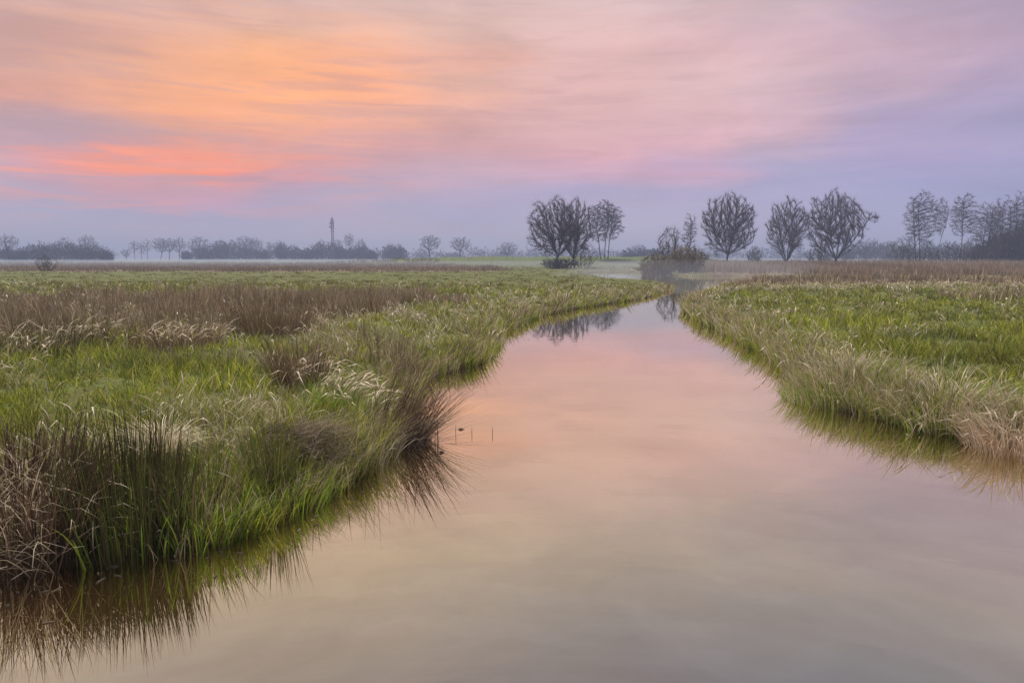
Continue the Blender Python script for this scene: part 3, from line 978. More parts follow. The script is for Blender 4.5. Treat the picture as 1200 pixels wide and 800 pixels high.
class Tree:
    """Grows a bare winter tree inside an egg-shaped outline."""
    def __init__(s, seed, envs, levels, wig, trop, twig_r):
        s.r = random.Random(seed)
        s.envs, s.levels, s.wig, s.trop, s.twig_r = envs, levels, wig, trop, twig_r
        s.limbs, s.twigs = [], []

    def ok(s, p):
        for (cx, cy, cz, rx, ry, rz_) in s.envs:
            q = Vector(((p.x - cx) / rx, (p.y - cy) / ry, (p.z - cz) / rz_))
            L = q.length
            if L < 1e-6:
                return True
            wob = 0.92 + 0.10 * math.sin(5 * math.atan2(q.y, q.x) + 3 * q.z / L) + 0.08 * math.sin(11 * q.z / L + 7 * q.x / L)
            if L < wob:
                return True
        return False

    def side_dir(s, d, ang):
        a = d.orthogonal().normalized()
        b = d.cross(a)
        t = s.r.random() * 2 * math.pi
        side = a * math.cos(t) + b * math.sin(t)
        return (d * math.cos(ang) + side * math.sin(ang)).normalized()

    def branch(s, p, d, L, r, lev, free=False):
        r_ = s.r
        lv = s.levels[lev]
        step = lv['step']
        n = max(2, int(L / step))
        r_end = max(s.twig_r, r * lv.get('taper', 0.3))
        nxt = lev + 1 < len(s.levels)
        trop = lv.get('trop', s.trop)
        for i in range(n):
            d = (d + Vector((r_.gauss(0, 1), r_.gauss(0, 1), r_.gauss(0, 1))) * s.wig * lv.get('wig', 1.0) + Vector((0, 0, trop))).normalized()
            q = p + d * step
            ra, rb = r + (r_end - r) * i / n, r + (r_end - r) * (i + 1) / n
            if not free and not s.ok(q):
                s.twigs.append((p, q, ra))
                return
            if nxt or lv.get('solid'):
                s.limbs.append((p, q, ra, rb))
            else:
                s.twigs.append((p, q, max(ra, s.twig_r)))
            p = q
            if nxt and (i + 1) / n >= lv.get('bare', 0.25):
                m = lv['kids']
                cnt = int(m) + (1 if r_.random() < m - int(m) else 0)
                for _ in range(cnt):
                    ang = R(r_.uniform(*lv['angle']))
                    nd = s.side_dir(d, ang)
                    s.branch(p, nd, s.levels[lev + 1]['len'] * r_.uniform(0.6, 1.15) * (1 - 0.35 * i / n), rb * r_.uniform(0.5, 0.72), lev + 1)
        if nxt:
            for _ in range(2):
                s.branch(p, s.side_dir(d, R(r_.uniform(8, 26))), s.levels[lev + 1]['len'] * r_.uniform(0.7, 1.0), r_end, lev + 1)

    def meshes(s, bark, twig):
        G1 = Geo()
        big = [q for q in s.limbs if q[2] > 0.10]
        small = [q for q in s.limbs if q[2] <= 0.10]
        for lst, sides in ((big, 7), (small, 4)):
            if lst:
                frusta(G1, [tuple(q[0]) for q in lst], [tuple(q[1]) for q in lst], [q[2] for q in lst], [q[3] for q in lst], sides, bark)
        G2 = Geo()
        if s.twigs:
            frusta(G2, [tuple(q[0]) for q in s.twigs], [tuple(q[1]) for q in s.twigs], [q[2] for q in s.twigs], np.zeros(len(s.twigs)), 3, twig)
        return G1, G2


BARK = (0.034, 0.027, 0.025)
TWIG = (0.048, 0.034, 0.034)


class Colony(Tree):
    """A crown grown towards points spread through its outline; branch thickness follows what each branch carries."""
    def __init__(s, seed, envs, n_attr, step, reach, kill, twig_r, twig_len, twigs, up, hollow=0.5, mom=0.7, trop=0.05, tip=0.011, power=2.25, jit=0.06):
        super().__init__(seed, envs, [], 0, 0, twig_r)
        s.g = np.random.default_rng(seed)
        s.n_attr, s.step, s.reach, s.kill = n_attr, step, reach, kill
        s.twig_len, s.twigs_per, s.up, s.hollow, s.mom, s.trop2, s.tip, s.power = twig_len, twigs, up, hollow, mom, trop, tip, power
        s.jit, s.spread = jit, (0.38 if up > 0.35 else 0.55)
        s.pos, s.par, s.root = [], [], []

    def node(s, p, par, root):
        s.pos.append(np.array(p, float))
        s.par.append(par)
        s.root.append(root)
        return len(s.pos) - 1

    def line(s, start, d, L, root, wig=0.05, up=0.0, par=None):
        """A limb laid down before the crown grows; returns the indices of its nodes."""
        p = np.array(start, float)
        d = np.array(d, float)
        i = s.node(p, -1, root) if par is None else par
        ids = [i]
        for _ in range(max(1, int(L / s.step))):
            d = d + s.g.normal(0, wig, 3) + np.array([0, 0, up])
            d /= np.linalg.norm(d)
            p = p + d * s.step
            i = s.node(p, i, root)
            ids.append(i)
        return ids

    def grow(s, iters=90):
        g = s.g
        vol = np.array([e[3] * e[4] * e[5] for e in s.envs])
        A = []
        for e, n in zip(s.envs, (s.n_attr * vol / vol.sum()).astype(int)):
            u = g.normal(0, 1, (n, 3))
            u /= np.linalg.norm(u, axis=1)[:, None]
            wob = 0.93 + 0.09 * np.sin(4 * np.arctan2(u[:, 1], u[:, 0]) + 5 * u[:, 2] + e[3]) + 0.08 * np.sin(9 * u[:, 2] + 6 * u[:, 0] + e[5])
            A.append(np.array(e[:3]) + u * (g.random(n) ** s.hollow * wob)[:, None] * np.array(e[3:6]))
        A = np.concatenate(A)
        pos, par, root = s.pos, s.par, s.root
        near_d, near_i = np.full(len(A), 1e9), np.zeros(len(A), int)
        alive = np.ones(len(A), bool)

        def update(i0):
            N = np.array(pos[i0:])
            if not len(N):
                return
            D = np.linalg.norm(A[:, None, :] - N[None], axis=2)
            m = D.argmin(1)
            md = D[np.arange(len(A)), m]
            b = md < near_d
            near_d[b] = md[b]
            near_i[b] = m[b] + i0
        update(0)
        heads = [None] * len(pos)
        for i in range(len(pos)):
            heads[i] = pos[i] - pos[par[i]] if par[i] >= 0 else np.array([0, 0, 1.0])
        tried = {}
        for _ in range(iters):
            act = alive & (near_d < s.reach)
            if not act.any():
                break
            V = A[act] - np.array(pos)[near_i[act]]
            V /= np.linalg.norm(V, axis=1)[:, None] + 1e-9
            ids, inv = np.unique(near_i[act], return_inverse=True)
            S = np.zeros((len(ids), 3))
            np.add.at(S, inv, V)
            i0 = len(pos)
            for k_, i in enumerate(ids):
                h = heads[i] / (np.linalg.norm(heads[i]) + 1e-9)
                d = S[k_] / (np.linalg.norm(S[k_]) + 1e-9) + s.mom * h + np.array([0, 0, s.trop2]) + g.normal(0, s.jit, 3)
                d /= np.linalg.norm(d)
                if i in tried and any(np.dot(d, q) > 0.94 for q in tried[i]):
                    continue
                tried.setdefault(i, []).append(d)
                if len(tried[i]) > 4:
                    continue
                pos.append(pos[i] + d * s.step)
                par.append(int(i))
                root.append(root[i])
                heads.append(d * s.step)
            if len(pos) == i0:
                break
            update(i0)
            alive &= near_d > s.kill
        n = len(pos)
        acc = np.zeros(n)
        for i in range(n - 1, -1, -1):
            acc[i] = acc[i] if acc[i] > 0 else s.tip ** s.power
            if par[i] >= 0:
                acc[par[i]] += acc[i]
        r = acc ** (1 / s.power)
        s.rad, s.heads = r, heads
        return s

    def meshes(s, bark, twig):
        g = s.g
        P, r, par = np.array(s.pos), s.rad, np.array(s.par)
        H = np.array([h / (np.linalg.norm(h) + 1e-9) for h in s.heads])
        idx = np.where(par >= 0)[0]
        r0 = np.minimum(r[par[idx]], r[idx] * 1.35)
        flare = 1 + 0.9 * np.exp(-P[par[idx], 2] / 0.9)
        roots = np.array(s.root)[idx]
        trunks = []
        thick = r[idx] > s.tip * 2.4
        for q in sorted(set(roots)):
            G = Geo()
            for lo, hi, sides in ((0.09, 9, 7), (0.0, 0.09, 4)):
                m = thick & (roots == q) & (r[idx] > lo) & (r[idx] <= hi)
                if m.any():
                    frusta(G, P[par[idx[m]]], P[idx[m]], r0[m] * flare[m], r[idx[m]], sides, bark)
            trunks.append(G)
        G2 = Geo()
        m = ~thick
        frusta(G2, P[par[idx[m]]], P[idx[m]], np.maximum(r0[m], s.twig_r), np.maximum(r[idx[m]], s.twig_r * 0.8), 3, twig)
        tw = np.where((r < s.tip * 4.5) & (par >= 0))[0]
        tw = np.repeat(tw, s.twigs_per)
        n = len(tw)
        t = g.random(n)[:, None]
        base = P[tw] * t + P[par[tw]] * (1 - t)
        d = H[tw] * 0.9 + g.normal(0, s.spread, (n, 3)) + np.array([0, 0, s.up])
        d /= np.linalg.norm(d, axis=1)[:, None]
        L = s.twig_len * g.uniform(0.45, 1.15, n)
        mid = base + d * (L * 0.55)[:, None]
        d2 = d + g.normal(0, 0.25, (n, 3)) + np.array([0, 0, s.up * 0.5])
        d2 /= np.linalg.norm(d2, axis=1)[:, None]
        frusta(G2, base, mid + d2 * (L * 0.45)[:, None], np.full(n, s.twig_r), np.zeros(n), 3, np.repeat(np.array(twig)[None] * g.uniform(0.75, 1.3, (n, 1)), 4, 0))
        return trunks, G2


def plant_tree(name, label, px, depth, tree, group, bark=BARK, twig=TWIG, cat='tree', z=None):
    x, y = at(px, depth)
    z = hz(x, y) if z is None else z
    root = tag(empty(name, (x, y, z - 0.1)), label, cat, group)
    g1, g2 = tree.meshes(bark, twig)
    for g in (g1 if isinstance(g1, list) else [g1]):
        g.build('trunk', M_BARK, root, smooth=True)
    g2.build('crown', M_BARK, root)
    return root


def willow(seed, h, rx, fork=1.2, nl=9, spread=70, cx=0.0, extra=None, twig_r=0.0150, start=0.50, n=3600, twigs=10):
    cz, rz_ = h * 0.60, h * 0.43
    envs = [(cx, 0, cz, rx, rx * 0.85, rz_)] + (extra or [])
    t = Colony(seed, envs, n, 0.42, 2.6, 0.62, twig_r, 1.15, twigs, 0.62, 0.45, 1.3, 0.22, 0.0090, jit=0.035, power=2.2)
    g = t.g
    ids = t.line((0, 0, 0), (g.normal(0, 0.05), 0, 1), fork, 0, 0.03)
    for i in range(nl):
        pol = R(spread) * math.sqrt((i + 0.5) / nl)
        a = i * 2.399 + g.random() * 0.6
        # reach of the outline in this direction
        dv = np.array([math.sin(pol) * math.cos(a), math.sin(pol) * math.sin(a), math.cos(pol)])
        L = h * start * (0.75 + 0.35 * g.random()) * (1 - 0.3 * math.sin(pol))
        t.line(t.pos[ids[-1]], dv, L, 0, 0.05, 0.035, par=ids[-1 - (i % min(2, len(ids)))])
    if extra:
        e = extra[0]
        v = np.array([e[0], e[1], e[2] - fork])
        t.line(t.pos[ids[-1]], v - np.array([0, 0, 0.9]), np.linalg.norm(v), 0, 0.03, 0.012, par=ids[-1])
    return t.grow()


def alder(seed, h, rx, base=0.3, trunks=((0, 0, 0.0),), twig_r=0.0155, crook=0.018, n=2300, twigs=9, tip=0.010, step=0.42, twig_len=0.85, lead=0.84):
    cz, rz_ = h * (0.5 + base * 0.5), h * (0.5 - base * 0.5)
    envs = [(0, 0, cz, rx, rx * 0.9, rz_)]
    t = Colony(seed, envs, n, step, max(1.8, rx * 0.6), 0.62 * step / 0.42, twig_r, twig_len, twigs, 0.12, 0.6, 0.55, 0.10, tip)
    for q, (x, y, tilt) in enumerate(trunks):
        t.line((x, y, 0), (tilt, 0.02, 1), h * lead, q, crook, 0.02)
    return t.grow()


def oak(seed, h, rx, bole=0.3, nl=6, twig_r=0.03, n=620, flat=1.0, step=0.65, twigs=4):
    cz = h * (bole + 1) / 2
    envs = [(0, 0, cz, rx, rx, h * (1 - bole) / 2 * flat)]
    t = Colony(seed, envs, n, step, 3.6, 0.85, twig_r, 1.2, twigs, 0.05, 0.5, 0.6, 0.0, 0.026)
    g = t.g
    ids = t.line((0, 0, 0), (g.normal(0, 0.05), 0, 1), h * bole * 1.2, 0, 0.03)
    for i in range(nl):
        pol = R(72) * math.sqrt((i + 0.3) / nl)
        a = i * 2.399 + g.random()
        t.line(t.pos[ids[-1]], (math.sin(pol) * math.cos(a), math.sin(pol) * math.sin(a), math.cos(pol)), rx * 0.5, 0, 0.12, 0.0, par=ids[-1 - (i % min(3, len(ids)))])
    return t.grow()


def shrub(seed, h, rx, stems=26, twig_r=0.012, spread=55, n=1100, twigs=5):
    envs = [(0, 0, h * 0.50, rx, rx * 0.9, h * 0.50)]
    sc = max(0.3, h / 5.0)
    t = Colony(seed, envs, n, 0.30 * sc, 1.8 * sc, 0.48 * sc, twig_r, 0.75 * sc, twigs, 0.30, 0.55, 0.9, 0.12, 0.009, jit=0.08)
    g = t.g
    i0 = t.node((0, 0, -0.1), -1, 0)
    for _ in range(stems):
        pol = R(spread) * math.sqrt(g.random())
        a = g.random() * 6.283
        q = rx * 0.45 * math.sqrt(g.random())
        i = t.node((math.cos(a) * q, math.sin(a) * q, 0.0), i0, 0)
        t.line(t.pos[i], (math.sin(pol) * math.cos(a), math.sin(pol) * math.sin(a), math.cos(pol)), h * g.uniform(0.3, 0.75), 0, 0.10, 0.05, par=i)
    return t.grow(60)


def mh(px, depth):
    return px / FPX * depth


RIVERSIDE = 'bare riverside trees behind the meadow'
D1 = 118
plant_tree('willow_tree', 'broad bare willow, left one of the pair on the brambly mound', 653, D1, willow(3, mh(76, D1), mh(33, D1), 2.3, 11, 68, cx=-0.6), RIVERSIDE)
plant_tree('willow_tree', 'narrower upright bare willow touching the broad one on the brambly mound', 673, D1 + 3, willow(8, mh(77, D1 + 3), mh(22, D1 + 3), 2.0, 9, 45, cx=0.1), RIVERSIDE)
D2 = 182
plant_tree('alder_tree', 'airy multi-trunked bare tree on the green embankment beside the willow pair', 707, D2, alder(5, mh(69, D2), mh(24, D2), 0.26, ((-0.9, 0, -0.10), (0.3, 0.5, 0.0), (1.0, -0.2, 0.09)), twig_r=0.023, n=2600, tip=0.014, twigs=8, twig_len=1.0), RIVERSIDE)
plant_tree('willow_tree', 'ball-shaped bare willow beyond the reeds, first one right of the riverside bushes', 850, 132, willow(14, mh(82, 132), mh(33, 132), 2.8, 12, 80), RIVERSIDE)
plant_tree('willow_tree', 'fan-shaped bare willow splitting at ground level, left of the lopsided one', 919, 134, willow(21, mh(75, 134), mh(26, 134), 0.9, 10, 42), RIVERSIDE)
plant_tree('willow_tree', 'lopsided bare willow with one long limb reaching right', 976, 134, willow(27, mh(86, 134), mh(34, 134), 2.0, 12, 66, cx=-0.6, extra=[(5.9, 0, mh(57, 134), 2.7, 1.8, 1.1), (4.0, 0, mh(47, 134), 2.2, 1.6, 1.3)]), RIVERSIDE)
D3 = 142
plant_tree('alder_tree', 'slim bare alder with twin trunks, tallest left of the dark wood', 1073, D3, alder(31, mh(88, D3), mh(21, D3), 0.22, ((-0.5, 0, -0.02), (0.35, 0.2, 0.015))), RIVERSIDE)
plant_tree('alder_tree', 'thin crooked bare alder with a small top between two fuller ones', 1095, D3, alder(37, mh(80, D3), mh(9, D3), 0.45, ((-0.3, 0, 0.04),), crook=0.035), RIVERSIDE)
plant_tree('alder_tree', 'straight bare alder with a bushy top, next to the dark wood', 1121, D3 + 2, alder(41, mh(85, D3 + 2), mh(16, D3 + 2), 0.38, ((0, 0, 0.02),)), RIVERSIDE)
plant_tree('alder_tree', 'low-crowned spreading bare alder at the left end of the dark wood', 1147, D3 + 6, alder(43, mh(74, D3 + 6), mh(17, D3 + 6), 0.3, ((0, 0, 0.0), (0.6, 0.3, 0.08))), RIVERSIDE)
plant_tree('alder_tree', 'dense bare alder inside the dark wood, left of the darkest tree', 1172, D3 + 8, alder(47, mh(80, D3 + 8), mh(17, D3 + 8), 0.1, ((0, 0, 0), (1.2, 0.3, 0.02))), RIVERSIDE)
plant_tree('alder_tree', 'darkest and densest tree of the wood, cut by the right frame edge', 1196, D3 + 9, alder(53, mh(86, D3 + 9), mh(17, D3 + 9), 0.05, ((-0.6, 0, 0), (0.7, 0.3, 0.0)), n=1600, twigs=4, twig_r=0.02), RIVERSIDE)
plant_tree('alder_tree', 'slender bare alder just right of the low-crowned spreading one', 1160, D3 + 14, alder(67, mh(78, D3 + 14), mh(10, D3 + 14), 0.3, ((0, 0, 0.01),), n=1200), RIVERSIDE)
plant_tree('alder_tree', 'narrow bare alder squeezed between the two densest trees at the right edge', 1184, D3 + 16, alder(71, mh(88, D3 + 16), mh(11, D3 + 16), 0.25, ((0, 0, -0.01),), n=1300), RIVERSIDE)
plant_tree('alder_tree', 'small slim bare alder rising out of the riverside bushes', 806, 112, alder(59, mh(66, 112), mh(9, 112), 0.30, ((0, 0, 0.0),)), RIVERSIDE)

BUSHES = 'bare bushes along the river and wood edge'
OLIVE = (0.135, 0.110, 0.072)


def bush(label, px, depth, h_px, r_px, seed, stems=30, col=OLIVE, name='bush', tr=0.014, spread=58, n=900, twigs=4):
    plant_tree(name, label, px, depth, shrub(seed, mh(h_px, depth), mh(r_px, depth), stems // 2, tr, spread, n, twigs), BUSHES, BARK, col, 'bush')


bush('rounded olive bush at the far bend, left of the riverside bushes', 768, 84, 33, 24, 61, 56, tr=0.020, n=2400, twigs=6)
bush('spiky grey bush top rising behind the rounded olive one', 784, 92, 55, 17, 62, 40, (0.06, 0.05, 0.045), tr=0.018, n=1800, twigs=6)
bush('dense olive bush at the foot of the small slim alder', 804, 86, 31, 24, 63, 56, tr=0.020, n=2400, twigs=6)
bush('low dark bramble on the mound under the willow pair', 655, 114, 14, 26, 64, 60, (0.055, 0.042, 0.032), 'bramble_bush', 0.02, 75)
bush('thin sucker growth right of the narrower willow trunk', 684, 119, 34, 12, 65, 16, (0.08, 0.065, 0.055))
bush('small dark shrub between the ball-shaped and the fan-shaped willow', 882, 150, 24, 9, 66, 26, (0.05, 0.04, 0.035), tr=0.02)
bush('dark shrub showing between the fan-shaped and the lopsided willow', 957, 150, 28, 15, 67, 40, (0.05, 0.042, 0.04), tr=0.02)
bush('bushy undergrowth left of the twin-trunked alder', 1054, 148, 36, 15, 68, 40, (0.05, 0.042, 0.04), tr=0.02)
bush('bushy undergrowth behind the twin-trunked alder', 1082, 152, 30, 13, 69, 40, (0.05, 0.042, 0.04), tr=0.02)
bush('undergrowth between the thin crooked and the straight alder', 1108, 156, 30, 14, 70, 44, (0.045, 0.04, 0.04), tr=0.022)
bush('dark undergrowth at the foot of the low-crowned alder', 1136, 152, 38, 14, 71, 50, (0.042, 0.037, 0.038), tr=0.024)
bush('dark undergrowth filling the wood beneath the dense alder', 1165, 152, 46, 17, 72, 60, (0.042, 0.037, 0.038), tr=0.026)
bush('dark undergrowth at the right frame edge', 1194, 150, 52, 18, 73, 64, (0.042, 0.037, 0.038), tr=0.026)
bush('small bare shrub standing alone in the left meadow', 57, 90, 22, 9, 74, 20, (0.075, 0.055, 0.045), tr=0.011, n=500, twigs=3)

# ------------------------------------------------------------------ trees far beyond the meadow
FAR = 'trees of the distant hedgerows'


def far_tree(label, px, depth, top, r_px, seed, kind='oak', base=303, bole=0.3, flat=1.0, col=TWIG):
    h, rx = mh(base - top + 1.5, depth), mh(r_px, depth)
    s = max(1.0, depth / 300)
    if kind == 'oak':
        t = oak(seed, h, rx, bole, 6, 0.034 * s, 620, flat)
    else:
        t = alder(seed, h, rx, bole, ((0, 0, 0.0),), 0.034 * s, n=420, twigs=4, tip=0.024, step=0.65, twig_len=1.1)
    plant_tree(kind + '_tree', label, px, depth, t, FAR, BARK, col)


far_tree('flat-topped bare tree standing clear at the left end of the hedgerow', 15, 262, 270, 12, 101, bole=0.42, flat=0.9)
far_tree('bare tree cut off by the left frame edge', -5, 262, 265, 10, 102)
far_tree('bare tree rising above the dark end of the left hedgerow', 107, 300, 272, 11, 103, bole=0.35)
far_tree('smallest round tree at the left end of the misty row', 151, 400, 290, 6, 104)
far_tree('slim pinkish tree second in the misty row', 161, 405, 280, 7, 105, 'alder')
far_tree('slim tree close behind the pinkish one in the misty row', 169, 410, 282, 6, 106, 'alder')
far_tree('narrow tall tree before the round pair in the misty row', 176, 405, 279, 6, 107, 'alder')
far_tree('left tree of the round pair in the misty row', 191, 400, 277, 10, 108, bole=0.35)
far_tree('right tree of the round pair in the misty row', 201, 402, 277, 10, 109, bole=0.35)
far_tree('lone lollipop tree right of the round pair in the misty row', 213, 400, 277, 9, 110, bole=0.35)
far_tree('widest dome tree of the misty row', 236, 395, 275, 14, 111, bole=0.25)
far_tree('dark ragged tree where the misty row becomes a wood', 261, 400, 279, 10, 112, bole=0.15)
far_tree('tree with an open branching crown above the wood', 290, 405, 274, 13, 113, bole=0.3)
far_tree('pinkish tree just right of the open-crowned one above the wood', 303, 420, 277, 9, 114)
far_tree('pale slim tree at the first gap in the wood', 319, 430, 281, 7, 115, 'alder')
far_tree('stout tree after the first gap in the wood', 331, 400, 280, 9, 116, bole=0.15)
far_tree('round tree in the wood left of the mast', 380, 400, 280, 13, 117, bole=0.15)
far_tree('small bare tree at the foot of the mast', 398, 405, 278, 6, 118)
far_tree('lollipop tree above the wood right of the mast', 411, 398, 272, 7, 119, bole=0.5)
far_tree('faint thin-crowned tree at the right end of the mast wood', 424, 410, 278, 7, 120)
far_tree('pale dome tree alone in the mist after the mast wood', 463, 460, 284, 12, 121, bole=0.15)
far_tree('left and tallest of three lone oaks by the embankment', 505, 350, 273, 14, 122, bole=0.38)
far_tree('middle one of three lone oaks by the embankment', 540, 355, 275, 14, 123, bole=0.35)
far_tree('right and lowest of three lone oaks by the embankment', 595, 360, 281, 14, 124, base=302, bole=0.3)
far_tree('hazy tree between the airy embankment tree and the riverside bushes', 745, 330, 283, 12, 125, bole=0.1)
far_tree('blue hazy tree behind the lopsided willow', 1012, 330, 277, 13, 126, bole=0.1)
far_tree('blue hazy tree left of the twin-trunked alder', 1034, 335, 279, 12, 127, bole=0.1)


# ---- woods that read as one mass: lumps of tangled twig clumps
def wood(name, label, lumps, col, seed, size=0.55):
    G = Geo()
    rg = np.random.default_rng(seed)
    for (px, depth, top, r_px, n) in lumps:
        x, y = at(px, depth)
        z = hz(x, y)
        h, rx = mh(303.5 - top, depth), mh(r_px, depth)
        u = rg.normal(0, 1, (n, 3))
        u /= np.linalg.norm(u, axis=1)[:, None]
        rad = rg.random(n) ** 0.45
        C = u * rad[:, None] * np.array([rx, rx * 0.8, h * 0.56]) * (1 + 0.18 * np.sin(u[:, :1] * 7 + u[:, 2:] * 9))
        C += np.array([x, y, z + h * 0.44])
        C[:, 2] = np.maximum(C[:, 2], z + 0.2)
        s = size * depth / 300
        for _ in range(2):
            a = C + rg.normal(0, s, (n, 3)) * np.array([0.5, 0.5, 0.8])
            b = C + rg.normal(0, s, (n, 3)) * np.array([0.6, 0.6, 0.9])
            V = np.stack([C, a, b], 1)
            c = np.repeat(np.array(col)[None] * (1 + rg.normal(0, 0.25, (n, 1))), 3, 0)
            G.add(V.reshape(-1, 3), np.arange(n * 3).reshape(n, 3), c)
    tag(G.build(name, M_WOOD), label, kind='stuff')


rg0 = np.random.default_rng(77)
L1 = [(px, 300 + rg0.uniform(-8, 8), top - 1 + rg0.uniform(-3, 2), r, 1400) for px, top, r in
      [(-60, 284, 22), (-30, 283, 18), (-6, 284, 14), (14, 290, 12), (28, 289, 12), (42, 284, 13), (54, 283, 11), (66, 281, 14), (80, 279, 14), (92, 285, 12), (104, 285, 13), (118, 286, 14), (128, 291, 9), (-100, 280, 26)]]
wood('hedgerow', 'dark hazy hedgerow at the left edge of the meadow', L1, (0.032, 0.030, 0.030), 5, 0.36)
L2 = [(px, 410 + rg0.uniform(-10, 10), top - 1 + rg0.uniform(-2.5, 2.5), r, 1100) for px, top, r in
      [(238, 288, 12), (252, 286, 11), (264, 282, 10), (276, 282, 12), (292, 287, 13), (310, 288, 12), (332, 283, 10), (347, 287, 12), (362, 289, 11), (376, 283, 13), (392, 284, 10), (402, 287, 10), (416, 285, 11), (428, 287, 10), (437, 291, 8), (222, 292, 7), (458, 287, 11), (470, 289, 9)]]
wood('distant_wood', 'misty wood around the mast', L2, (0.036, 0.034, 0.036), 6, 0.4)
L3 = []
for px in range(-420, 1640, 13):
    if 138 < px < 232:
        continue
    L3.append((px + rg0.uniform(-4, 4), 640 + rg0.uniform(-30, 30), 291 + rg0.uniform(-3, 4) - (5 if px > 990 else 0), rg0.uniform(11, 16), 230))
wood('far_woodland', 'pale blue woodland line along the horizon', L3, (0.036, 0.040, 0.044), 7, 0.5)
L4 = [(px, 345 + rg0.uniform(-10, 10), top, r, 800) for px, top, r in
      [(735, 289, 10), (752, 286, 12), (766, 288, 10), (1005, 281, 14), (1022, 279, 14), (1040, 280, 14), (1060, 283, 13), (1085, 284, 14), (990, 288, 9), (1108, 282, 14), (1130, 280, 16)]]
wood('misty_copse', 'blue misty copse behind the riverside trees', L4, (0.034, 0.036, 0.040), 8, 0.42)
L5 = [(px, 172 + rg0.uniform(-6, 6), top, r, 2800) for px, top, r in [(1144, 280, 12), (1158, 272, 12), (1172, 264, 13), (1187, 256, 13), (1203, 248, 14), (1224, 238, 20), (1245, 236, 22), (1275, 243, 26), (1330, 248, 30), (1400, 250, 34)]]
wood('dark_wood', 'dark wood closing the view at the right frame edge', L5, (0.026, 0.024, 0.027), 9, 0.5)

# ------------------------------------------------------------------ lattice mast
M_STEEL, k = mat_new('galvanised_steel')
p = k.n('ShaderNodeBsdfPrincipled')
g = k.n('ShaderNodeTexCoord')
k.put(p.inputs['Base Color'], k.mix(k.noise(g.outputs['Object'], 1.5, 3.0), (0.10, 0.085, 0.09, 1), (0.15, 0.12, 0.12, 1)))
p.inputs['Metallic'].default_value = 0.4
p.inputs['Roughness'].default_value = 0.6
o = k.n('ShaderNodeOutputMaterial')
k.put(o.inputs['Surface'], p.outputs[0])


def mast():
    D = 392
    x, y = at(392, D)
    H = mh(303.5 - 254, D)
    root = tag(empty('radio_mast', (x, y, hz(x, y) - 0.1)), 'slender lattice radio mast rising above the distant wood', 'mast')
    w0, w1 = 0.75, 0.36
    half = lambda z: w0 + (w1 - w0) * z / H
    def part(name, segs, sides=5):
        G = Geo()
        frusta(G, [q[0] for q in segs], [q[1] for q in segs], [q[2] for q in segs], [q[2] * 0.98 for q in segs], sides, (0.1, 0.1, 0.1))
        G.build(name, M_STEEL, root)
    cor = ((-1, -1), (1, -1), (1, 1), (-1, 1))
    for sx, sy in cor:
        part('leg', [((sx * half(0), sy * half(0), 0), (sx * half(H), sy * half(H), H), 0.09)])
    zs = np.linspace(0, H, 15)
    segs = []
    for a, b in zip(zs[:-1], zs[1:]):
        for i in range(4):
            (ax, ay), (bx, by) = cor[i], cor[(i + 1) % 4]
            segs.append(((ax * half(a), ay * half(a), a), (bx * half(b), by * half(b), b), 0.035))
            segs.append(((bx * half(a), by * half(a), a), (ax * half(b), ay * half(b), b), 0.035))
            segs.append(((ax * half(b), ay * half(b), b), (bx * half(b), by * half(b), b), 0.03))
    part('bracing', segs, 4)
    def box(name, c, s):
        G = Geo()
        V = [(c[0] + s[0] * a, c[1] + s[1] * b, c[2] + s[2] * d) for d in (-1, 1) for a, b in ((-1, -1), (1, -1), (1, 1), (-1, 1))]
        G.add(V, [(0, 3, 2, 1), (4, 5, 6, 7), (0, 1, 5, 4), (1, 2, 6, 5), (2, 3, 7, 6), (3, 0, 4, 7)], (0.1, 0.1, 0.1))
        G.build(name, M_STEEL, root)
    zp = H * 0.70
    box('platform', (0, 0, zp), (1.0, 1.0, 0.10))
    for i, (sx, sy) in enumerate(((-0.6, -0.6), (0.6, -0.6), (0.6, 0.6), (-0.6, 0.6))):
        box('panel_antenna', (sx, sy, H * 0.90), (0.16, 0.12, 1.4))
        box('panel_antenna', (sx, sy, H * 0.79), (0.16, 0.12, 1.1))
    for zz in (0.80, 0.88):
        G = Geo()
        frusta(G, [(-1.0, -0.2, H * zz)], [(-1.6, -0.2, H * zz)], [0.1], [0.42], 10, (0.1, 0.1, 0.1))
        frusta(G, [(-0.5, -0.2, H * zz)], [(-1.0, -0.2, H * zz)], [0.06], [0.06], 5, (0.1, 0.1, 0.1))
        frusta(G, [(-1.601, -0.2, H * zz)], [(-1.72, -0.2, H * zz)], [0.42], [0.02], 10, (0.1, 0.1, 0.1))
        G.build('dish_antenna', M_STEEL, root)
    part('lightning_rod', [((0, 0, H), (0, 0, H + 1.8), 0.05)])
    box('top_plate', (0, 0, H + 0.02), (0.6, 0.6, 0.06))


mast()

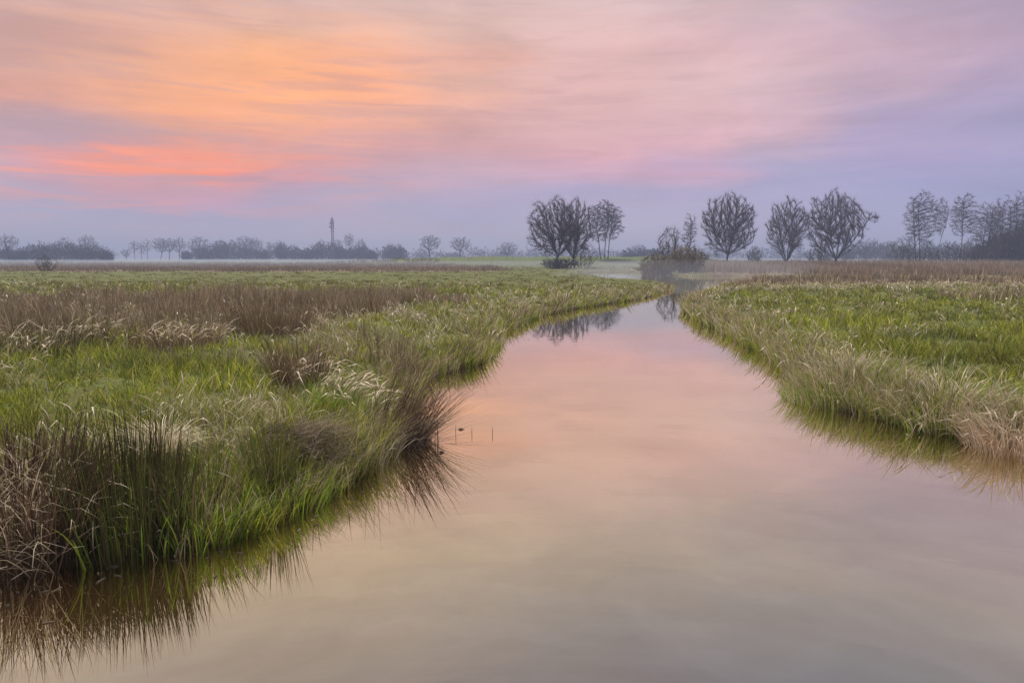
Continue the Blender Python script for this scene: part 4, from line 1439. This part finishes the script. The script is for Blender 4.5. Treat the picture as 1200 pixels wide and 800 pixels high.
# ------------------------------------------------------------------ air
def volume_box(name, lo, hi, mat, label):
    G = Geo()
    V = [(x, y, z) for z in (lo[2], hi[2]) for x, y in ((lo[0], lo[1]), (hi[0], lo[1]), (hi[0], hi[1]), (lo[0], hi[1]))]
    G.add(V, [(0, 3, 2, 1), (4, 5, 6, 7), (0, 1, 5, 4), (1, 2, 6, 5), (2, 3, 7, 6), (3, 0, 4, 7)], (1, 1, 1))
    tag(G.build(name, mat), label, kind='stuff')


volume_box('haze', (-1420, -260, -2.0), (1420, 1410, 30.0), volume_mat('haze_air', 0.0013, (0.44, 0.52, 0.72)), 'thin blue evening haze over the whole meadow')
volume_box('mist', (-700, 110, -0.5), (700, 900, 1.5), volume_mat('ground_mist', 0.006, (0.62, 0.68, 0.74)), 'low ground mist lying over the far fields')


def mist_bank(name, c, r, density, label):
    """A flat lens of mist lying on the water."""
    G = Geo()
    nu, nv = 28, 14
    k_ = lambda a: 1 + 0.22 * math.sin(2 * a + 0.7) + 0.14 * math.sin(5 * a + 2) + 0.08 * math.sin(9 * a)
    V = [(c[0] + r[0] * math.sin(b) * math.cos(a) * k_(a), c[1] + r[1] * math.sin(b) * math.sin(a) * k_(a), c[2] + r[2] * math.cos(b) * (1 + 0.25 * math.sin(b) * math.sin(4 * a + 1)))
         for b in np.linspace(0.02, math.pi - 0.02, nv) for a in np.linspace(0, 2 * math.pi, nu + 1)[:-1]]
    F = [(i * nu + j, (i + 1) * nu + j, (i + 1) * nu + (j + 1) % nu, i * nu + (j + 1) % nu) for i in range(nv - 1) for j in range(nu)]
    G.add(V, F, (1, 1, 1))
    G.l.append(np.arange(nu)[:])
    G.t.append(np.array([nu], np.int32))
    G.l.append(np.arange((nv - 1) * nu, nv * nu)[::-1])
    G.t.append(np.array([nu], np.int32))
    tag(G.build(name, volume_mat('river_mist', density, (0.62, 0.66, 0.72))), label, kind='stuff')


mist_bank('river_mist', (22, 82, 0.3), (15, 25, 1.7), 0.012, 'pale mist rising from the water at the river bend')

print('TRIS', sum(sum(len(p.vertices) - 2 for p in o.data.polygons) if False else len(o.data.loops) - 2 * len(o.data.polygons) for o in SC.objects if o.type == 'MESH'))
